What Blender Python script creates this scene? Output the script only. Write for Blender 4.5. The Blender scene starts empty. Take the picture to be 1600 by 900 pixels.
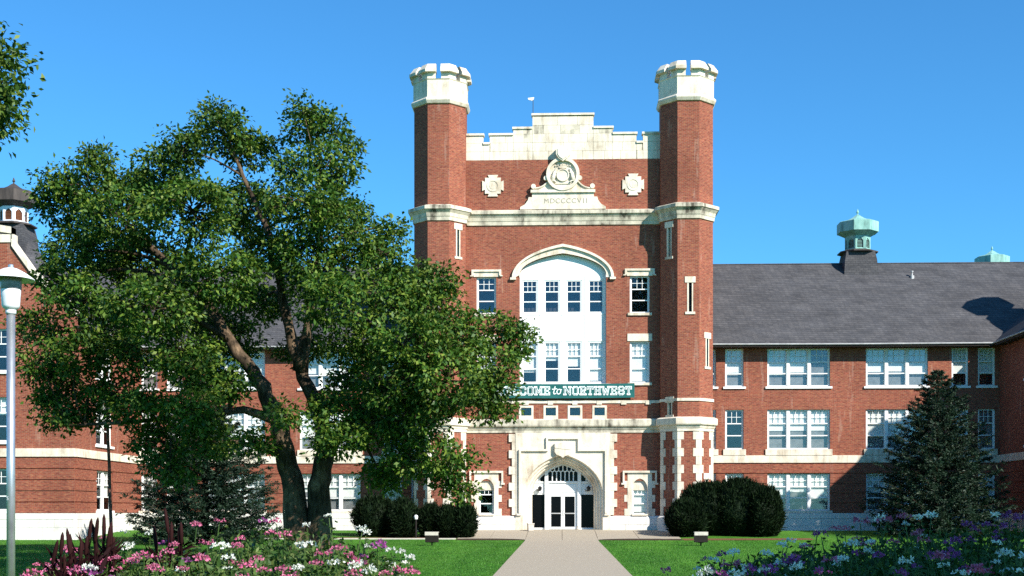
import bpy, math, random
import numpy as np
from mathutils import Vector, Matrix
random.seed(7)
rng = np.random.default_rng(11)
R = math.radians
SC = bpy.context.scene
COL = SC.collection

# ------------------------------------------------------------------ camera, sky, sun, exposure
FPX, HOR, EYE, CAMX = 2025.0, 800.0, 1.04, -0.13
YAW = 76.0 / FPX
cam_d = bpy.data.cameras.new('camera')
cam = bpy.data.objects.new('camera', cam_d)
COL.objects.link(cam)
cam.location = (CAMX, 0, EYE)
cam.rotation_euler = (R(90), 0, YAW)
cam_d.sensor_width = 36.0
cam_d.lens = FPX * 36.0 / 1600.0
cam_d.shift_y = (HOR - 450.0) / 1600.0
cam_d.clip_start = 0.1
cam_d.clip_end = 3000
SC.camera = cam

SUN_AZ, SUN_EL = 47.0, 34.5          # to the right of straight-behind-the-camera, and up
sdir = Vector((math.sin(R(SUN_AZ)) * math.cos(R(SUN_EL)), -math.cos(R(SUN_AZ)) * math.cos(R(SUN_EL)), math.sin(R(SUN_EL))))
world = bpy.data.worlds.new('World')
SC.world = world
world.use_nodes = True
wn = world.node_tree
sky = wn.nodes.new('ShaderNodeTexSky')
sky.sky_type = 'NISHITA'
sky.sun_disc = False
sky.sun_elevation = R(SUN_EL)
sky.sun_rotation = math.atan2(sdir.x, sdir.y)
sky.altitude = 0
sky.air_density = 1.0
sky.dust_density = 0.15
sky.ozone_density = 2.0
tint = wn.nodes.new('ShaderNodeMixRGB')          # a deep, clear blue over the whole sky
tint.blend_type = 'MULTIPLY'
tint.inputs[0].default_value = 1.0
tint.inputs[2].default_value = (0.27, 0.72, 1.02, 1)
wn.links.new(sky.outputs[0], tint.inputs[1])
wn.links.new(tint.outputs[0], wn.nodes['Background'].inputs[0])
wn.nodes['Background'].inputs[1].default_value = 0.115

sun_d = bpy.data.lights.new('sun', 'SUN')
sun_d.energy = 5.0
sun_d.angle = R(0.53)
sun_d.color = (1.0, 0.95, 0.86)
sun = bpy.data.objects.new('sun', sun_d)
COL.objects.link(sun)
sun.rotation_euler = (-sdir).to_track_quat('-Z', 'Y').to_euler()
sun.location = (30, -30, 40)

SC.view_settings.view_transform = 'Standard'
SC.view_settings.look = 'None'
SC.view_settings.exposure = 0.78
SC.view_settings.gamma = 1.0
SC.view_settings.use_curve_mapping = False
SC.render.engine = 'CYCLES'
SC.cycles.max_bounces = 6
SC.cycles.diffuse_bounces = 3
SC.cycles.glossy_bounces = 3
SC.cycles.transmission_bounces = 4
SC.cycles.transparent_max_bounces = 12
SC.cycles.use_denoising = False
SC.cycles.caustics_reflective = False
SC.cycles.caustics_refractive = False


def at(px, py, Y):
    """a point measured in the photograph, on the plane at distance Y, in metres"""
    k = (px - 800) / FPX
    m = (HOR - py) / FPX
    dx = -math.sin(YAW) + math.cos(YAW) * k
    dy = math.cos(YAW) + math.sin(YAW) * k
    return Vector((CAMX + Y * dx / dy, Y, EYE + Y * m / dy))


# ------------------------------------------------------------------ materials
MATS = {}


def lin(c):
    return tuple(((v / 255) / 12.92 if v / 255 <= .04045 else ((v / 255 + .055) / 1.055) ** 2.4) for v in c)


class NT:
    def __init__(s, name, rough=.8, spec=.3):
        s.m = bpy.data.materials.new(name)
        s.m.use_nodes = True
        s.t = s.m.node_tree
        s.b = s.t.nodes['Principled BSDF']
        s.b.inputs['Roughness'].default_value = rough
        s.b.inputs['Specular IOR Level'].default_value = spec
        s.out = s.t.nodes['Material Output']
        MATS[name] = s.m

    def n(s, typ, **kw):
        nd = s.t.nodes.new('ShaderNode' + typ)
        for k, v in kw.items():
            if k.startswith('i_'):
                nd.inputs[k[2:].replace('_', ' ')].default_value = v
            else:
                setattr(nd, k, v)
        return nd

    def l(s, a, b):
        s.t.links.new(a, b)

    def pos(s, scale=(1, 1, 1), rot=(0, 0, 0)):
        g = s.n('NewGeometry')
        mp = s.n('Mapping')
        mp.inputs['Scale'].default_value = scale
        mp.inputs['Rotation'].default_value = rot
        s.l(g.outputs['Position'], mp.inputs['Vector'])
        return mp.outputs[0]

    def noise(s, scale, detail=4, rough=.55, vec=None, sc=(1, 1, 1)):
        nz = s.n('TexNoise')
        nz.inputs['Scale'].default_value = scale
        nz.inputs['Detail'].default_value = detail
        nz.inputs['Roughness'].default_value = rough
        s.l(vec if vec is not None else s.pos(sc), nz.inputs['Vector'])
        return nz.outputs['Fac']

    def ramp(s, fac, stops):
        r = s.n('ValToRGB')
        els = r.color_ramp.elements
        while len(els) < len(stops):
            els.new(.5)
        for e, (p, c) in zip(els, stops):
            e.position = p
            e.color = (c[0], c[1], c[2], 1) if not isinstance(c, (int, float)) else (c, c, c, 1)
        s.l(fac, r.inputs[0])
        return r.outputs[0]

    def mix(s, fac, a, b, mode='MIX'):
        mx = s.n('MixRGB', blend_type=mode)
        for i, v in ((0, fac), (1, a), (2, b)):
            if hasattr(v, 'node'):
                s.l(v, mx.inputs[i])
            elif isinstance(v, (int, float)):
                mx.inputs[i].default_value = v if i == 0 else (v, v, v, 1)
            else:
                mx.inputs[i].default_value = (v[0], v[1], v[2], 1)
        return mx.outputs[0]

    def color(s, c):
        if hasattr(c, 'node'):
            s.l(c, s.b.inputs['Base Color'])
        else:
            s.b.inputs['Base Color'].default_value = (c[0], c[1], c[2], 1)

    def bump(s, h, strength=.3, dist=.02):
        b = s.n('Bump')
        b.inputs['Strength'].default_value = strength
        b.inputs['Distance'].default_value = dist
        s.l(h, b.inputs['Height'])
        s.l(b.outputs[0], s.b.inputs['Normal'])


def wall_uv(m):
    """coordinates that run along any upright face: u = across, v = up"""
    g = m.n('NewGeometry')
    sep = m.n('SeparateXYZ')
    m.l(g.outputs['True Normal'], sep.inputs[0])
    neg = m.n('Math', operation='MULTIPLY')
    m.l(sep.outputs['Y'], neg.inputs[0])
    neg.inputs[1].default_value = -1
    cmb = m.n('CombineXYZ')
    m.l(neg.outputs[0], cmb.inputs['X'])
    m.l(sep.outputs['X'], cmb.inputs['Y'])
    dot = m.n('VectorMath', operation='DOT_PRODUCT')
    m.l(g.outputs['Position'], dot.inputs[0])
    m.l(cmb.outputs[0], dot.inputs[1])
    sp = m.n('SeparateXYZ')
    m.l(g.outputs['Position'], sp.inputs[0])
    out = m.n('CombineXYZ')
    m.l(dot.outputs['Value'], out.inputs['X'])
    m.l(sp.outputs['Z'], out.inputs['Y'])
    return out.outputs[0]


def brick_mat(name, c1, c2, cm, streak=.35):
    m = NT(name, .9, .15)
    uv = wall_uv(m)
    b = m.n('TexBrick')
    b.inputs['Scale'].default_value = 1.0
    b.inputs['Brick Width'].default_value = .225
    b.inputs['Row Height'].default_value = .078
    b.inputs['Mortar Size'].default_value = .0085
    b.inputs['Mortar Smooth'].default_value = .2
    b.inputs['Bias'].default_value = .0
    b.inputs['Color1'].default_value = (*c1, 1)
    b.inputs['Color2'].default_value = (*c2, 1)
    b.inputs['Mortar'].default_value = (*cm, 1)
    m.l(uv, b.inputs['Vector'])
    # single dark, burnt or pale bricks
    mp = m.n('Mapping')
    mp.inputs['Scale'].default_value = (4.44, 12.8, 1)
    m.l(uv, mp.inputs[0])
    wn_ = m.n('TexNoise')
    wn_.inputs['Scale'].default_value = 1.0
    wn_.inputs['Detail'].default_value = 1.5
    m.l(mp.outputs[0], wn_.inputs['Vector'])
    spots = m.ramp(wn_.outputs[0], [(0, .30), (.30, .62), (.42, 1), (.62, 1.0), (.74, 1.35)])
    c = m.mix(1.0, b.outputs['Color'], spots, 'MULTIPLY')
    mp2 = m.n('Mapping')
    mp2.inputs['Scale'].default_value = (4.44, 12.8, 1)
    mp2.inputs['Location'].default_value = (17, 31, 0)
    m.l(uv, mp2.inputs[0])
    hn = m.n('TexNoise')
    hn.inputs['Scale'].default_value = 1.0
    hn.inputs['Detail'].default_value = 1.0
    m.l(mp2.outputs[0], hn.inputs['Vector'])
    c = m.mix(m.ramp(hn.outputs[0], [(.52, 0), (.72, .6)]), c, (.38, .17, .085))
    big = m.ramp(m.noise(.35, 5), [(.3, .82), (.7, 1.12)])
    c = m.mix(1.0, c, big, 'MULTIPLY')
    # pale lime wash running down from joints
    st = m.noise(1.0, 6, .62, vec=m.pos((2.6, 2.6, .32)))
    lime = m.ramp(st, [(.60, 0), (.66, .5), (.70, 0)])
    c = m.mix(m.mix(1.0, lime, streak, 'MULTIPLY'), c, (.62, .50, .40))
    m.color(c)
    m.bump(b.outputs['Fac'], -.35, .012)
    return m.m


brick_mat('brick', (.30, .076, .044), (.195, .046, .030), (.26, .155, .11))
brick_mat('brick_rough', (.29, .075, .043), (.19, .046, .029), (.23, .13, .095), .1)


def stone_mat(name, base, dirt, amt, lo=.42):
    m = NT(name, .85, .2)
    n1 = m.noise(.9, 7, .62)
    n2 = m.noise(1.0, 6, .6, vec=m.pos((3.2, 3.2, .55)))
    n3 = m.noise(9, 4, .6)
    d = m.mix(1.0, m.ramp(n1, [(lo, 0), (lo + .28, 1)]), m.ramp(n2, [(lo - .02, 0), (lo + .24, 1)]), 'MULTIPLY')
    d = m.mix(1.0, d, amt, 'MULTIPLY')
    c = m.mix(d, base, dirt)
    c = m.mix(1.0, c, m.ramp(n3, [(.3, .9), (.7, 1.06)]), 'MULTIPLY')
    m.color(c)
    m.bump(m.noise(30, 3), .15, .01)


stone_mat('stone', (.76, .685, .56), (.34, .25, .16), .8, .38)
stone_mat('stone_stained', (.68, .61, .48), (.10, .083, .062), 1.1, .37)
stone_mat('plinth_stone', (.74, .71, .66), (.40, .36, .31), .6)


def plain(name, c, rough=.7, spec=.3, var=.08, scale=6, bump=0.0, metal=0):
    m = NT(name, rough, spec)
    n = m.noise(scale, 5)
    m.color(m.mix(1.0, c, m.ramp(n, [(.3, 1 - var), (.7, 1 + var)]), 'MULTIPLY'))
    m.b.inputs['Metallic'].default_value = metal
    if bump:
        m.bump(n, bump, .01)
    return m.m


plain('white_paint', (.80, .80, .78), .55, .35, .05)
plain('white_panel', (.82, .82, .80), .6, .3, .04, 2)
plain('blind', (.78, .76, .70), .9, .1, .05)
plain('grey_backing', (.19, .195, .19), .9, .1, .2, 3)  # grey of the added sheet that tones the lower panes
plain('room_shade', (.05, .05, .055), .95, .05, .2, 1)  # near black, the dark of unlit rooms put into the colour
plain('black_metal', (.015, .015, .016), .45, .4, .1)
plain('bronze_metal', (.018, .014, .012), .6, .2, .2)
plain('soffit', (.045, .035, .03), .8, .2, .15)
plain('drip_metal', (.42, .42, .41), .4, .5, .2, 4)
plain('galvanised', (.50, .51, .53), .38, .6, .12, 8, 0, .75)
plain('lamp_white', (.74, .76, .80), .35, .45, .05)
plain('lamp_cap', (.80, .80, .80), .5, .3, .05)
plain('lamp_smoke', (.22, .22, .24), .25, .5, .3, 10)
plain('concrete', (.35, .30, .23), .9, .15, .2, 22, .2)
plain('kerb', (.55, .50, .43), .9, .15, .12, 10, .2)
plain('soil', (.055, .035, .025), .95, .1, .4, 14, .6)
plain('mulch', (.16, .075, .04), .95, .1, .5, 25, .6)
plain('banner_cloth', (.016, .115, .108), .7, .2, .12, 3)
plain('banner_white', (.84, .86, .84), .7, .2, .04)
plain('door_glass_black', (.003, .003, .004), .15, .12, .1)
plain('wood_brown', (.16, .06, .03), .7, .2, .25, 8)
plain('bark', (.050, .036, .025), .95, .1, .6, 9, 1.0)
mk = NT('bark_pale', .95, .1)
nb_ = mk.noise(1.0, 7, .7, vec=mk.pos((9, 9, 2.2)))
nc_ = mk.noise(1.3, 3)
cb_ = mk.mix(mk.ramp(nc_, [(.45, 0), (.65, 1)]), (.060, .044, .030), (.20, .135, .085))
mk.color(mk.mix(1.0, cb_, mk.ramp(nb_, [(.3, .25), (.7, 1.5)]), 'MULTIPLY'))
mk.bump(nb_, 1.0, .08)
plain('pipe_brown', (.15, .075, .055), .8, .2, .3, 6, .4)
plain('inside_letter', (.30, .27, .22), .9, .1, .1)

m = NT('copper', .6, .3)
n = m.noise(1.0, 5, .6, vec=m.pos((3, 3, .8)))
m.color(m.ramp(n, [(.25, (.055, .10, .09)), (.45, (.20, .40, .35)), (.7, (.33, .56, .50))]))
m = NT('copper_dark', .6, .3)
n = m.noise(1.0, 5, .6, vec=m.pos((3, 3, .8)))
m.color(m.ramp(n, [(.3, (.030, .024, .022)), (.65, (.075, .060, .052))]))

m = NT('shingle', .92, .2)
g = m.n('NewGeometry')
bt = m.n('TexBrick')
bt.inputs['Scale'].default_value = 1
bt.inputs['Brick Width'].default_value = .30
bt.inputs['Row Height'].default_value = .14
bt.inputs['Mortar Size'].default_value = .010
bt.inputs['Color1'].default_value = (.088, .085, .088, 1)
bt.inputs['Color2'].default_value = (.062, .062, .068, 1)
bt.inputs['Mortar'].default_value = (.035, .035, .038, 1)
sp = m.n('SeparateXYZ')
m.l(g.outputs['Position'], sp.inputs[0])
ad = m.n('Math', operation='ADD')
m.l(sp.outputs['X'], ad.inputs[0])
m.l(sp.outputs['Y'], ad.inputs[1])
cb = m.n('CombineXYZ')
m.l(ad.outputs[0], cb.inputs['X'])
m.l(sp.outputs['Z'], cb.inputs['Y'])
m.l(cb.outputs[0], bt.inputs['Vector'])
c = m.mix(1.0, bt.outputs['Color'], m.ramp(m.noise(1.0, 6, .6, vec=m.pos((.7, .7, 1.6))), [(.3, .78), (.7, 1.2)]), 'MULTIPLY')
c = m.mix(1.0, c, m.ramp(m.noise(14, 3, .6), [(.3, .75), (.7, 1.25)]), 'MULTIPLY')
m.color(c)
m.bump(bt.outputs['Fac'], -.4, .02)

# window glass: mostly see-through, a little mirror
m = NT('glass')
tr = m.n('BsdfTransparent')
tr.inputs[0].default_value = (.965, .975, .98, 1)
gl = m.n('BsdfGlossy')
gl.inputs['Roughness'].default_value = .03
gl.inputs[0].default_value = (.9, .95, 1, 1)
mx = m.n('MixShader')
mx.inputs[0].default_value = .055
m.l(tr.outputs[0], mx.inputs[1])
m.l(gl.outputs[0], mx.inputs[2])
m.l(mx.outputs[0], m.out.inputs[0])


def leaf_mat(name, dark, mid, light, trans=.25, hue=None, scale=.55, rough=.55):
    m = NT(name, rough, .25)
    g = m.n('NewGeometry')
    r = m.ramp(g.outputs['Random Per Island'], [(0, dark), (.55, mid), (1, light)])
    nz = m.noise(scale, 3)
    c = m.mix(1.0, r, m.ramp(nz, [(.3, .72), (.7, 1.28)]), 'MULTIPLY')
    m.color(c)
    t = m.n('BsdfTranslucent')
    m.l(m.mix(1.0, c, (1.15, 1.25, .55), 'MULTIPLY'), t.inputs[0])
    mx = m.n('MixShader')
    mx.inputs[0].default_value = trans
    m.l(m.b.outputs[0], mx.inputs[1])
    m.l(t.outputs[0], mx.inputs[2])
    m.l(mx.outputs[0], m.out.inputs[0])


leaf_mat('leaf', (.018, .056, .008), (.050, .115, .012), (.15, .20, .026), .16)
leaf_mat('leaf_far', (.030, .060, .012), (.055, .105, .02), (.10, .15, .03), .25)
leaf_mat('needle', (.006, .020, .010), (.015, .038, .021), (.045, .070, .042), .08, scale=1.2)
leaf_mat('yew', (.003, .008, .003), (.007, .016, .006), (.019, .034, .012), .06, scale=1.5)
leaf_mat('flower_leaf', (.020, .055, .010), (.050, .105, .020), (.13, .17, .045), .2, scale=3)
leaf_mat('millet', (.008, .003, .004), (.016, .005, .006), (.036, .013, .012), .1, scale=3)
leaf_mat('petal_pink', (.42, .055, .16), (.56, .13, .25), (.70, .30, .41), .25, scale=4)
leaf_mat('petal_purple', (.24, .03, .20), (.33, .07, .27), (.45, .15, .38), .25, scale=4)
leaf_mat('petal_white', (.68, .66, .62), (.78, .78, .74), (.84, .84, .82), .25, scale=4)
leaf_mat('grass', (.035, .135, .012), (.055, .185, .018), (.10, .235, .03), .3, scale=.4)

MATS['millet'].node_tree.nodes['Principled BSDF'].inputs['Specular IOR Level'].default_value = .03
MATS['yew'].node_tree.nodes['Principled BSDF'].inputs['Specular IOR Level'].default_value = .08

m = NT('lawn', .9, .15)
n1 = m.ramp(m.noise(.5, 4, vec=m.pos((1.2, .22, 1), (0, 0, .35))), [(.35, 0), (.65, 1)])
n2 = m.noise(22, 5, .7)
c = m.mix(n1, (.034, .125, .010), (.075, .205, .018))
c = m.mix(1.0, c, m.ramp(n2, [(.3, .65), (.7, 1.35)]), 'MULTIPLY')
m.color(c)
m.bump(n2, .8, .05)


# ------------------------------------------------------------------ mesh helpers
class MB:
    def __init__(s):
        s.v, s.f, s.smooth = [], [], False

    def add(s, vs, fs):
        o = len(s.v)
        s.v.extend(tuple(p) for p in vs)
        s.f.extend([tuple(i + o for i in f) for f in fs])

    def quad(s, *p):
        s.add(p, [tuple(range(len(p)))])

    def box(s, x0, x1, y0, y1, z0, z1):
        v = [(x, y, z) for z in (z0, z1) for y in (y0, y1) for x in (x0, x1)]
        s.add(v, [(0, 2, 3, 1), (4, 5, 7, 6), (0, 1, 5, 4), (2, 6, 7, 3), (0, 4, 6, 2), (1, 3, 7, 5)])

    def fbox(s, F, u0, u1, d0, d1, z0, z1):
        v = [F(u, d, z) for z in (z0, z1) for d in (d0, d1) for u in (u0, u1)]
        s.add(v, [(0, 2, 3, 1), (4, 5, 7, 6), (0, 1, 5, 4), (2, 6, 7, 3), (0, 4, 6, 2), (1, 3, 7, 5)])

    def prism(s, F, pts, d0, d1):
        """outline of (u, z) points, closed, thick from d0 to d1"""
        n = len(pts)
        v = [F(u, d0, z) for u, z in pts] + [F(u, d1, z) for u, z in pts]
        fs = [tuple(range(n)), tuple(range(2 * n - 1, n - 1, -1))]
        fs += [(i, n + i, n + (i + 1) % n, (i + 1) % n) for i in range(n)]
        s.add(v, fs)

    def plan(s, pts, z0, z1):
        n = len(pts)
        v = [(x, y, z0) for x, y in pts] + [(x, y, z1) for x, y in pts]
        fs = [tuple(range(n - 1, -1, -1)), tuple(range(n, 2 * n))]
        fs += [(i, (i + 1) % n, n + (i + 1) % n, n + i) for i in range(n)]
        s.add(v, fs)

    def lathe(s, cx, cy, prof, n=8, rot=math.pi / 8, apo=True, cap=True):
        k = 1 / math.cos(math.pi / n) if apo else 1
        v = []
        for a, z in prof:
            for i in range(n):
                t = rot + 2 * math.pi * i / n
                v.append((cx + a * k * math.cos(t), cy + a * k * math.sin(t), z))
        fs = []
        for j in range(len(prof) - 1):
            for i in range(n):
                fs.append((j * n + i, j * n + (i + 1) % n, (j + 1) * n + (i + 1) % n, (j + 1) * n + i))
        if cap:
            fs.append(tuple(range(n - 1, -1, -1)))
            fs.append(tuple(range((len(prof) - 1) * n, len(prof) * n)))
        s.add(v, fs)

    def tube(s, path, radii, n=6, cap=True):
        path = [Vector(p) for p in path]
        if isinstance(radii, (int, float)):
            radii = [radii] * len(path)
        v = []
        for i, p in enumerate(path):
            d = (path[min(i + 1, len(path) - 1)] - path[max(i - 1, 0)])
            d = d.normalized() if d.length > 1e-6 else Vector((0, 0, 1))
            ref = Vector((1, 0, 0)) if abs(d.z) > .8 else Vector((0, 0, 1))
            a = d.cross(ref).normalized()
            b = d.cross(a)
            for k in range(n):
                t = 2 * math.pi * k / n
                v.append(p + (a * math.cos(t) + b * math.sin(t)) * radii[i])
        fs = []
        for j in range(len(path) - 1):
            for i in range(n):
                fs.append((j * n + i, j * n + (i + 1) % n, (j + 1) * n + (i + 1) % n, (j + 1) * n + i))
        if cap:
            fs.append(tuple(range(n - 1, -1, -1)))
            fs.append(tuple(range((len(path) - 1) * n, len(path) * n)))
        s.add(v, fs)

    def wall(s, F, u0, u1, z0, z1, ops=(), reveal=.25):
        us = sorted({u0, u1, *[o[0] for o in ops], *[o[1] for o in ops]})
        zs = sorted({z0, z1, *[o[2] for o in ops], *[o[3] for o in ops]})
        us = [u for u in us if u0 <= u <= u1]
        zs = [z for z in zs if z0 <= z <= z1]
        for a, b in zip(us, us[1:]):
            for c, d in zip(zs, zs[1:]):
                mu, mz = (a + b) / 2, (c + d) / 2
                if any(o[0] < mu < o[1] and o[2] < mz < o[3] for o in ops):
                    continue
                s.quad(F(a, 0, c), F(b, 0, c), F(b, 0, d), F(a, 0, d))
        for a, b, c, d in [o[:4] for o in ops]:
            s.quad(F(a, 0, c), F(a, reveal, c), F(a, reveal, d), F(a, 0, d))
            s.quad(F(b, 0, c), F(b, 0, d), F(b, reveal, d), F(b, reveal, c))
            s.quad(F(a, 0, d), F(a, reveal, d), F(b, reveal, d), F(b, 0, d))
            s.quad(F(a, 0, c), F(b, 0, c), F(b, reveal, c), F(a, reveal, c))

    def mesh(s, name, mat):
        me = bpy.data.meshes.new(name)
        me.from_pydata(s.v, [], s.f)
        me.materials.append(MATS[mat])
        if s.smooth:
            me.polygons.foreach_set('use_smooth', [True] * len(me.polygons))
        me.update()
        return me

    def build(s, name, mat, parent=None):
        return obj(name, s.mesh(name, mat), parent)


def obj(name, me, parent=None, loc=None, rz=0):
    o = bpy.data.objects.new(name, me)
    COL.objects.link(o)
    if parent is not None:
        o.parent = parent
        if parent.type == 'EMPTY' and not parent.get('_local'):
            o.matrix_parent_inverse = Matrix.Translation(-parent.location)
    if loc is not None:
        o.location = loc
    if rz:
        o.rotation_euler = (0, 0, rz)
    return o


LOCAL = []


def thing(name, label, cat, loc=(0, 0, 0), group=None, rz=0, local=False):
    o = bpy.data.objects.new(name, None)
    COL.objects.link(o)
    o.empty_display_size = .3
    o.location = loc
    o.rotation_euler = (0, 0, rz)
    o['label'], o['category'] = label, cat
    if group:
        o['group'] = group
    if local:
        o['_local'] = 1
        LOCAL.append(o)
    return o


def tag(o, label=None, cat=None, group=None, kind=None):
    for k, v in (('label', label), ('category', cat), ('group', group), ('kind', kind)):
        if v:
            o[k] = v
    return o


def np_mesh(name, verts, k, mat):
    """many loose faces of k corners each"""
    me = bpy.data.meshes.new(name)
    nv = len(verts)
    nf = nv // k
    me.vertices.add(nv)
    me.vertices.foreach_set('co', np.asarray(verts, dtype=np.float32).ravel())
    me.loops.add(nv)
    me.loops.foreach_set('vertex_index', np.arange(nv, dtype=np.int32))
    me.polygons.add(nf)
    me.polygons.foreach_set('loop_start', np.arange(0, nv, k, dtype=np.int32))
    me.polygons.foreach_set('loop_total', np.full(nf, k, dtype=np.int32))
    me.materials.append(MATS[mat])
    me.update(calc_edges=True)
    return me


def nrm(a):
    return a / (np.linalg.norm(a, axis=1, keepdims=True) + 1e-9)


def leaves(c, d, ln, wd, n=None):
    """diamond leaves: centre c, length direction d"""
    N = len(c)
    d = nrm(d)
    r = nrm(rng.normal(size=(N, 3))) if n is None else n
    sdv = nrm(np.cross(d, r))
    ln = np.asarray(ln).reshape(-1, 1) * np.ones((N, 1))
    wd = np.asarray(wd).reshape(-1, 1) * np.ones((N, 1))
    up = np.cross(sdv, d) * ln * .12
    out = np.empty((N, 4, 3))
    out[:, 0] = c
    out[:, 1] = c + d * ln * .5 + sdv * wd * .5 + up
    out[:, 2] = c + d * ln
    out[:, 3] = c + d * ln * .5 - sdv * wd * .5 + up
    return out.reshape(-1, 3)


class Face:
    """an upright wall plane: u across, d inward, z up"""

    def __init__(s, x, y, phi):
        s.x, s.y, s.r = x, y, phi + math.pi / 2
        s.cu, s.su = round(math.cos(s.r), 9), round(math.sin(s.r), 9)

    def __call__(s, u, d, z):
        return (s.x + s.cu * u - s.su * d, s.y + s.su * u + s.cu * d, z)


def front(Y, x=0):
    return Face(x, Y, -math.pi / 2)


# ------------------------------------------------------------------ ground, walk, lawn
GP = [(-80, -.56), (0, -.56), (12, -.60), (35.3, -.72), (66.5, -.47), (70, -.30), (74.6, -.03), (76, -.04), (77.5, -.14), (110, -.14), (900, -.14)]


def gz(y):
    return float(np.interp(y, [p[0] for p in GP], [p[1] for p in GP]))


mb = MB()
ys = [-80, -40, -10, 0, 6, 12, 20, 28, 35.3, 45, 55, 66.5, 68, 70, 72, 74.6, 76, 77.5, 110, 300, 900]
xs = [-700, -200, -60, -30, -12, 0, 12, 30, 60, 200, 700]
for a, b in zip(ys, ys[1:]):
    for c, d in zip(xs, xs[1:]):
        mb.quad((c, a, gz(a)), (d, a, gz(a)), (d, b, gz(b)), (c, b, gz(b)))
tag(mb.build('lawn', 'lawn'), 'mown green lawn in front of the brick building', None, kind='structure')

WX0, WX1 = -1.98, 1.82
bed = MB()
for a, b in zip([6, 12, 20, 28, 35.3, 45, 55, 66.5], [12, 20, 28, 35.3, 45, 55, 66.5, 67.3]):
    bed.quad((WX0, a, gz(a) + .006), (WX1, a, gz(a) + .006), (WX1, b, gz(b) + .006), (WX0, b, gz(b) + .006))
walk = tag(bed.build('walkway', 'soil'), 'straight concrete path leading to the arched entrance', None, kind='structure')
y = 6.0
while y < 67.0:
    y2 = min(y + 1.52, 67.3)
    s_ = MB()
    for xa, xb in ((WX0, WX1),):
        z0, z1 = gz(y), gz(y2)
        o = [(xa + .008, y + .008), (xb - .008, y + .008), (xb - .008, y2 - .008), (xa + .008, y2 - .008)]
        s_.add([(p[0], p[1], gz(p[1]) - .05) for p in o] + [(p[0], p[1], gz(p[1]) + .028) for p in o],
               [(4, 5, 6, 7), (0, 1, 5, 4), (1, 2, 6, 5), (2, 3, 7, 6), (3, 0, 4, 7)])
    s_.build('slab', 'concrete', walk)
    y = y2
# apron before the entrance
ap = MB()
for a, b in zip([67.3, 68.5, 70, 72], [68.5, 70, 72, 74.6]):
    ap.quad((-5.6, a, gz(a) + .006), (6.2, a, gz(a) + .006), (6.2, b, gz(b) + .006), (-5.6, b, gz(b) + .006))
apron = tag(ap.build('pavement', 'soil'), 'wide concrete forecourt in front of the arched entrance', None, kind='structure')
cols = [-5.6, -3.9, -1.98, -.05, 1.82, 4.0, 6.2]
rows = [68.4, 70.3, 72.4, 74.75]
for i, (xa, xb) in enumerate(zip(cols, cols[1:])):
    for ya, yb in zip(rows, rows[1:]):
        s_ = MB()
        g_ = .012
        o = [(xa + g_, ya + g_), (xb - g_, ya + g_), (xb - g_, yb - g_), (xa + g_, yb - g_)]
        s_.add([(p[0], p[1], gz(p[1]) - .05) for p in o] + [(p[0], p[1], gz(p[1]) + .03) for p in o],
               [(4, 5, 6, 7), (0, 1, 5, 4), (1, 2, 6, 5), (2, 3, 7, 6), (3, 0, 4, 7)])
        s_.build('slab', 'concrete', apron)
# flared corner pieces where the walk meets the forecourt
for sgn, x0 in ((-1, WX0), (1, WX1)):
    pts = [(x0, 67.3)] + [(x0 + sgn * 3.4 * (1 - math.cos(t)) , 67.3 + 1.1 * math.sin(t)) for t in np.linspace(.2, math.pi / 2, 7)] + [(x0, 68.4)]
    s_ = MB()
    n_ = len(pts)
    s_.add([(p[0], p[1], gz(p[1]) + .027) for p in pts], [tuple(range(n_))])
    s_.build('slab', 'concrete', apron)
s_ = MB()
for xa, xb in ((WX0 + .01, -.06), (-.04, WX1 - .01)):
    s_ = MB()
    o = [(xa, 67.31), (xb, 67.31), (xb, 68.39), (xa, 68.39)]
    s_.add([(p[0], p[1], gz(p[1]) - .05) for p in o] + [(p[0], p[1], gz(p[1]) + .029) for p in o],
           [(4, 5, 6, 7), (0, 1, 5, 4), (1, 2, 6, 5), (2, 3, 7, 6), (3, 0, 4, 7)])
    s_.build('slab', 'concrete', apron)
# kerb strip before the left shrubs, mulch strip before the right ones
k_ = MB()
k_.box(-21, -5.65, 67.9, 68.25, gz(68) - .1, gz(68) + .06)
tag(k_.build('kerb', 'kerb'), 'pale kerb strip in front of the clipped shrubs', None, kind='structure')
k_ = MB()
k_.add([(-21, 68.25, gz(68.25) + .012), (-5.65, 68.25, gz(68.25) + .012), (-5.65, 76.5, gz(76.5) + .02), (-21, 76.5, gz(76.5) + .02)], [(0, 1, 2, 3)])
k_.add([(6.25, 67.2, gz(67.2) + .012), (13, 67.6, gz(67.6) + .012), (13.5, 76.5, gz(76.5) + .03), (6.25, 76.5, gz(76.5) + .03)], [(0, 1, 2, 3)])
tag(k_.build('mulch_bed', 'mulch'), 'brown mulch bed under the shrubs', None, kind='structure')

# ------------------------------------------------------------------ windows
WC = {}


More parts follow.
